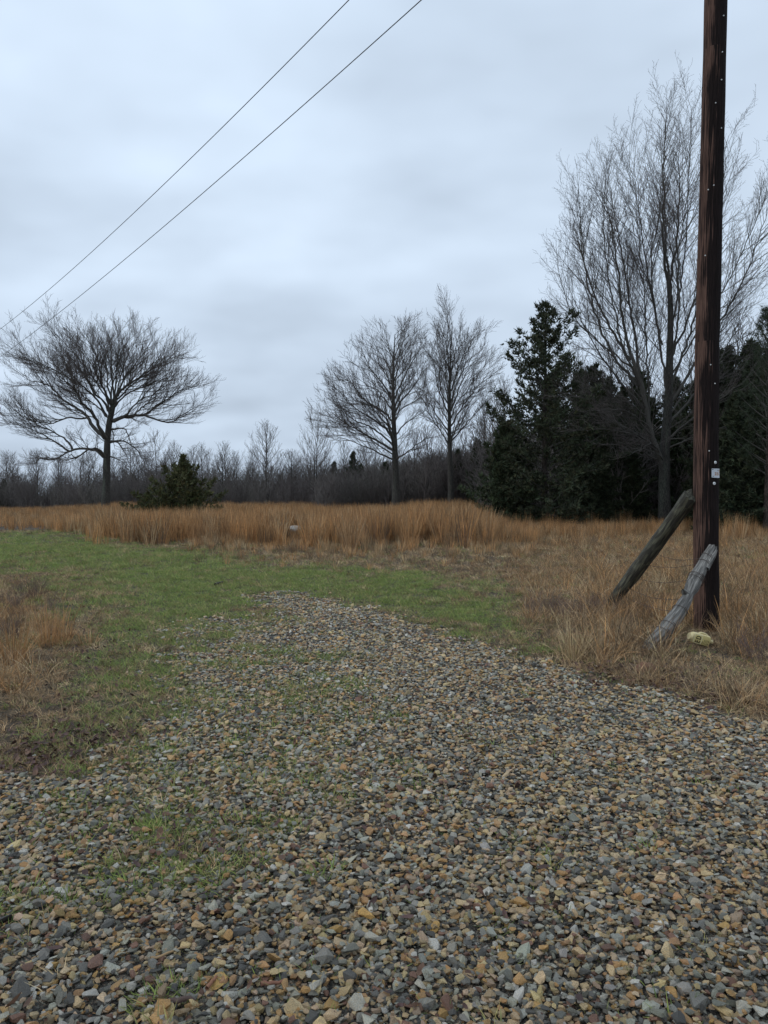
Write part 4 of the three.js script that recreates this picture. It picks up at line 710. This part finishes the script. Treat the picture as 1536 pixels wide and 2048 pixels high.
// ---------------------------------------------------------------- leaning fence posts, wire, bottle
const postMap = (a, b, seed) => noiseTexture(256, 512, (u, v) => { const c = Math.cos(u * 6.283), s = Math.sin(u * 6.283), g = fbm3(c * 6 + seed, s * 6, v * 3, 5), f = fbm3(c * 18, s * 18 + seed, v * 6, 4), w = smooth(-0.2, 0.3, fbm3(c * 1.5, s * 1.5 + seed, v * 3, 4)); const k = 1 + 0.9 * g + 0.7 * f; return [0, 1, 2].map(i => Math.pow(clamp(lerp(a[i], b[i], w) * k), 1 / 2.2)); }, true);
const postBump = noiseTexture(256, 512, (u, v) => { const c = Math.cos(u * 6.283), s = Math.sin(u * 6.283); return 0.5 + 0.5 * fbm3(c * 6, s * 6, v * 3, 4) + 0.4 * fbm3(c * 18, s * 18, v * 6, 3); });
function leaningPost(label, foot, top, prof, material, wob, seed) {
  const root = thing('fence_post', label, 'fence post', foot), axis = top.clone().sub(foot), L = axis.length(); R = rngOf(seed);
  const S = 18, N = 40, p = [], u = [], ix = [], q = new THREE.Quaternion().setFromUnitVectors(V(0, 1, 0), axis.clone().normalize()), bend = t => V(0.025 * Math.sin(t * 5 + seed), 0, 0.02 * Math.sin(t * 7)).multiplyScalar(wob * 12);
  const centre = t => bend(t).add(V(0, t * L, 0)).applyQuaternion(q), radius = t => interp(prof, t);
  for (let j = 0; j <= N; j++) for (let s = 0; s <= S; s++) { const t = -0.12 + 1.12 * j / N, a = (s % S) / S * 6.28318, r = radius(t) * (1 + wob * n3(Math.cos(a) * 1.5 + seed, Math.sin(a) * 1.5, t * 5) + 0.05 * n3(Math.cos(a) * 4, Math.sin(a) * 4 + seed, t * 3)); const v = bend(t).add(V(Math.cos(a) * r, t * L + (j === N ? 0.03 * n2(Math.cos(a) * 2, Math.sin(a) * 2 + seed) : 0), Math.sin(a) * r)).applyQuaternion(q); p.push(v.x, v.y, v.z); u.push(s / S, t * L / 1.1); }
  for (let j = 0; j < N; j++) for (let s = 0; s < S; s++) { const a = j * (S + 1) + s, c = a + S + 1; ix.push(a, c, a + 1, a + 1, c, c + 1); }
  const n = p.length / 3, tc = centre(1.0); p.push(tc.x, tc.y, tc.z); u.push(0.5, 0.5); for (let s = 0; s < S; s++) ix.push(N * (S + 1) + s, n, N * (S + 1) + s + 1);
  const g = new THREE.BufferGeometry(); g.setAttribute('position', new THREE.Float32BufferAttribute(p, 3)); g.setAttribute('uv', new THREE.Float32BufferAttribute(u, 2)); g.setIndex(ix);
  part('shaft', toCreasedNormals(g, 0.9), material, root);
  return { root, centre, radius, q, foot };
}
const wireMat2 = mat(0.09, 0.065, 0.055, 0.7, { metalness: 0.3 });
const postA = leaningPost('mossy round fence post leaning smooth and straight against the pole', V(0, 0, 0).copy(gp(1218, 1214)), V(0, 0, 0).copy(at(1383, 990, PD + 0.02)).setX(POLE.x + poleAxis(1.55) - 0.165), [[-0.2, 0.07], [0, 0.07], [0.2, 0.085], [0.35, 0.095], [1, 0.09]], new THREE.MeshStandardMaterial({ map: postMap([0.04, 0.036, 0.026], [0.105, 0.1, 0.066], 3), bumpMap: postBump, bumpScale: 0.01, roughness: 0.9 }), 0.05, 501);
const postB = leaningPost('gnarled grey fence post with split top and rusty wire wraps leaning before the pole', V(0, 0, 0).copy(gp(1302, 1298)), at(1428, 1100, PD - 0.22), [[-0.2, 0.06], [0, 0.066], [0.2, 0.078], [0.38, 0.07], [0.5, 0.06], [0.56, 0.052], [0.62, 0.075], [0.72, 0.08], [0.85, 0.06], [1, 0.05]], new THREE.MeshStandardMaterial({ map: postMap([0.12, 0.112, 0.1], [0.25, 0.235, 0.21], 8), bumpMap: postBump, bumpScale: 0.014, roughness: 0.9 }), 0.12, 502);
{
  // split top: a second splinter beside the tip, and the stub of a knot
  const m = new MB(false, true), tip = postB.centre(1.0), dn = postB.centre(0.8), off = V(0.045, 0.0, 0.03), d = tip.clone().sub(dn);
  m.tube([dn.clone().add(off), dn.clone().addScaledVector(d, 0.6).add(off), tip.clone().add(off).addScaledVector(d, -0.12)], [0.035, 0.032, 0.016], 8); part('splinter', m.geo(), postB.root.children[0].material, postB.root);
  const k = new MB(false, true), kc = postB.centre(0.54); k.tube([kc, kc.clone().add(V(-0.06, 0.045, 0.03)), kc.clone().add(V(-0.075, 0.07, 0.035))], [0.045, 0.036, 0.012], 8); part('knot', k.geo(), postB.root.children[0].material, postB.root);
  let n = 0; R = rngOf(503);
  for (const t of [0.14, 0.2, 0.37, 0.68, 0.71, 0.83, 0.9]) { const P = [], turns = 1.25, tilt = rr(-0.25, 0.25); for (let i = 0; i <= 22; i++) { const a = i / 22 * 6.283 * turns; const tt = t + 0.016 * i / 22 + tilt * 0.1 * Math.sin(a) * 0.3, r = postB.radius(tt) + 0.011; P.push(postB.centre(tt).add(V(Math.cos(a) * r, 0, Math.sin(a) * r).applyQuaternion(postB.q))); } const w = new MB(); w.tube(P, P.map(() => 0.0035), 5); part(n ? `wire_wrap_${String(n).padStart(3, '0')}` : 'wire_wrap', w.geo(), wireMat2, postB.root); n++; }
  // loose strands strung between the two posts and off into the weeds
  const strand = (a, b, sag, label) => { const P = []; for (let i = 0; i <= 16; i++) { const f = i / 16, v = a.clone().lerp(b, f); v.y -= sag * 4 * f * (1 - f); v.x += 0.012 * n2(f * 5, sag * 9); v.z += 0.03 * n2(f * 4, sag * 5 + 3); P.push(v); } const g = thing('fence_wire', label, 'wire', a, 'rusty wire strands between the leaning posts'), w = new MB(); w.tube(P.map(p => p.clone().sub(a)), P.map(() => 0.0028), 5); part('strand', w.geo(), wireMat2, g); };
  const wb = (t, s = 1) => postB.centre(t).add(postB.foot).add(V(-postB.radius(t) - 0.004, 0, 0.0)), wa = t => postA.centre(t).add(postA.foot).add(V(postA.radius(t) * 0.9, 0, 0.06));
  for (const [t, u, s] of [[0.69, 0.3, 0.04], [0.84, 0.42, 0.03], [0.9, 0.52, 0.05], [0.5, 0.2, 0.05], [0.37, 0.12, 0.03]]) strand(wb(t), wa(u), s, 'thin rusty fence wire strung slack between the two leaning posts');
}
{ // cream plastic bottle lying in the weeds at the pole foot
  const c0 = gp(1400, 1292); const b = thing('plastic_bottle', 'crushed cream plastic bottle with dark lettering lying at the pole foot', 'bottle', V(c0.x, 0.075, c0.z));
  b.rotation.set(0.1, 0.12, -0.3);
  const cream = mat(0.68, 0.57, 0.3, 0.5), N = 40, S = 22, p = [], ix = [];
  const prof = x => { const t = (x + 0.115) / 0.23; let r = 0.062; if (t < 0.08) r = lerp(0.045, 0.062, t / 0.08); if (t > 0.88) r = lerp(0.062, 0.026, smooth(0.88, 1, t)); if (t > 0.5 && t < 0.88) r += 0.0035 * Math.sin((t - 0.5) * 100); return r; };
  for (let j = 0; j <= N; j++) for (let s = 0; s < S; s++) { const x = -0.115 + 0.23 * j / N, a = s / S * 6.283, r = prof(x), ca = Math.cos(a), sa = Math.sin(a), sq = 1 / Math.pow(Math.pow(Math.abs(ca), 4) + Math.pow(Math.abs(sa), 4), 0.25), d = 1 - 0.1 * Math.max(0, n3(x * 14, ca * 1.5, sa * 1.5)); p.push(x, ca * r * sq * 0.92 * d, sa * r * sq * 0.62 * d); }
  for (let j = 0; j < N; j++) for (let s = 0; s < S; s++) { const a = j * S + s, a2 = j * S + (s + 1) % S; ix.push(a, a2, a + S, a2, a2 + S, a + S); }
  for (const [j, x] of [[0, -0.115], [N, 0.115]]) { const n = p.length / 3; p.push(x, 0, 0); for (let s = 0; s < S; s++) j ? ix.push(j * S + s, j * S + (s + 1) % S, n) : ix.push((s + 1) % S, s, n); }
  const g = new THREE.BufferGeometry(); g.setAttribute('position', new THREE.Float32BufferAttribute(p, 3)); g.setIndex(ix); part('body', toCreasedNormals(g, 0.7), cream, b);
  const neck = part('neck', new THREE.LatheGeometry([[0.02, 0], [0.02, 0.016], [0.026, 0.018], [0.024, 0.03], [0.008, 0.046], [0, 0.048]].map(([a, c]) => new THREE.Vector2(a, c)), 14).rotateZ(-Math.PI / 2), cream, b); neck.position.x = 0.11;
  const bs = part('base_rim', new THREE.CylinderGeometry(0.036, 0.042, 0.022, 16).rotateZ(Math.PI / 2), cream, b); bs.position.x = -0.122;
  const hd = new THREE.CatmullRomCurve3([V(-0.04, 0.046, 0), V(-0.02, 0.062, 0), V(0.04, 0.064, 0), V(0.09, 0.04, 0)]); part('handle', new THREE.TubeGeometry(hd, 16, 0.011, 8), cream, b);
  const cv = document.createElement('canvas'); cv.width = 512; cv.height = 320; const c = cv.getContext('2d'); c.fillStyle = '#d8c684'; c.fillRect(0, 0, 512, 320); c.strokeStyle = '#ece4c4'; c.lineWidth = 12; c.strokeRect(10, 12, 236, 296);
  c.save(); c.translate(226, 300); c.rotate(-Math.PI / 2); c.fillStyle = '#17120a'; c.font = 'bold 215px sans-serif'; c.fillText('ED', -8, -10); c.restore();
  c.save(); c.translate(300, 300); c.rotate(-Math.PI / 2); c.fillStyle = '#5a4820'; c.fillRect(10, -22, 22, 30); c.fillRect(44, -22, 18, 30); c.fillRect(74, -22, 24, 30); c.restore();
  c.fillStyle = '#6b5a28'; for (const x of [330, 372, 414, 456]) c.fillRect(x, 120, 15, 170);
  const tx = new THREE.CanvasTexture(cv); tx.colorSpace = THREE.SRGBColorSpace;
  const lg = new THREE.PlaneGeometry(0.19, 0.098, 12, 8), lp = lg.attributes.position; for (let i = 0; i < lp.count; i++) { const y = lp.getY(i) / 0.05; lp.setZ(i, 0.0415 - 0.0055 * y * y * y * y); } lg.computeVertexNormals();
  const lb = part('label', lg, new THREE.MeshStandardMaterial({ map: tx, roughness: 0.55 }), b); lb.position.set(-0.005, 0, 0.003); lb.userData.label = 'dark upright lettering on cream plastic';
}
// ---------------------------------------------------------------- rocks and sticks
function rock(label, p, sx, sy, sz, col, seed) { R = rngOf(seed); const P = []; for (let i = 0; i < 46; i++) { const v = V(gauss(), gauss(), gauss()).normalize().multiplyScalar(rr(0.85, 1)); P.push(V(v.x * sx, v.y * sy, v.z * sz)); } const g = toCreasedNormals(new ConvexGeometry(P), 0.6); const o = thing('rock', label, 'rock', p); part('stone', g, mat(col[0], col[1], col[2], 0.85), o); return o; }
{ const p = gp(1291, 1346); p.y = 0.03; rock('rust brown rock half sunk in matted grass at the gravel edge', p, 0.1, 0.075, 0.08, [0.15, 0.07, 0.04], 601); }
{ const p = gp(588, 1066); p.y = 0.12; rock('pale flat rock showing through the tall golden grass', p, 0.42, 0.22, 0.3, [0.36, 0.32, 0.27], 602); }
function stick(label, px, py, px2, py2, r, col, seed) { R = rngOf(seed); const a = gp(px, py), b = gp(px2, py2); a.y = b.y = 0.03; const P = []; for (let i = 0; i <= 6; i++) { const v = a.clone().lerp(b, i / 6).sub(a); v.y += rr(-0.004, 0.006); v.z += rr(-1, 1) * 0.005; P.push(v); } const m = new MB(); m.tube(P, P.map((q, i) => r * lerp(1, 0.6, i / 6)), 6, null, 0.2); const g = thing('stick', label, 'stick', a); part('shaft', m.geo(), mat(col[0], col[1], col[2], 0.85), g); }
stick('short reddish brown stick lying flat among the near gravel', 522, 1984, 566, 1982, 0.008, [0.2, 0.09, 0.055], 611);
stick('slanted reddish bark sliver on the near gravel beside a grass tuft', 414, 1992, 436, 1970, 0.007, [0.24, 0.11, 0.06], 612);
stick('dark broken stick at the foot of the near grass tuft', 340, 2020, 388, 2018, 0.01, [0.08, 0.05, 0.04], 613);
stick('long tan straw lying on the gravel beside the grass patch', 300, 1938, 372, 1910, 0.005, [0.34, 0.22, 0.11], 614);
stick('small dark twig lying on the green turf beyond the gravel tip', 430, 1172, 446, 1167, 0.02, [0.05, 0.042, 0.036], 615);

shadows(scene);
renderer.render(scene, camera);
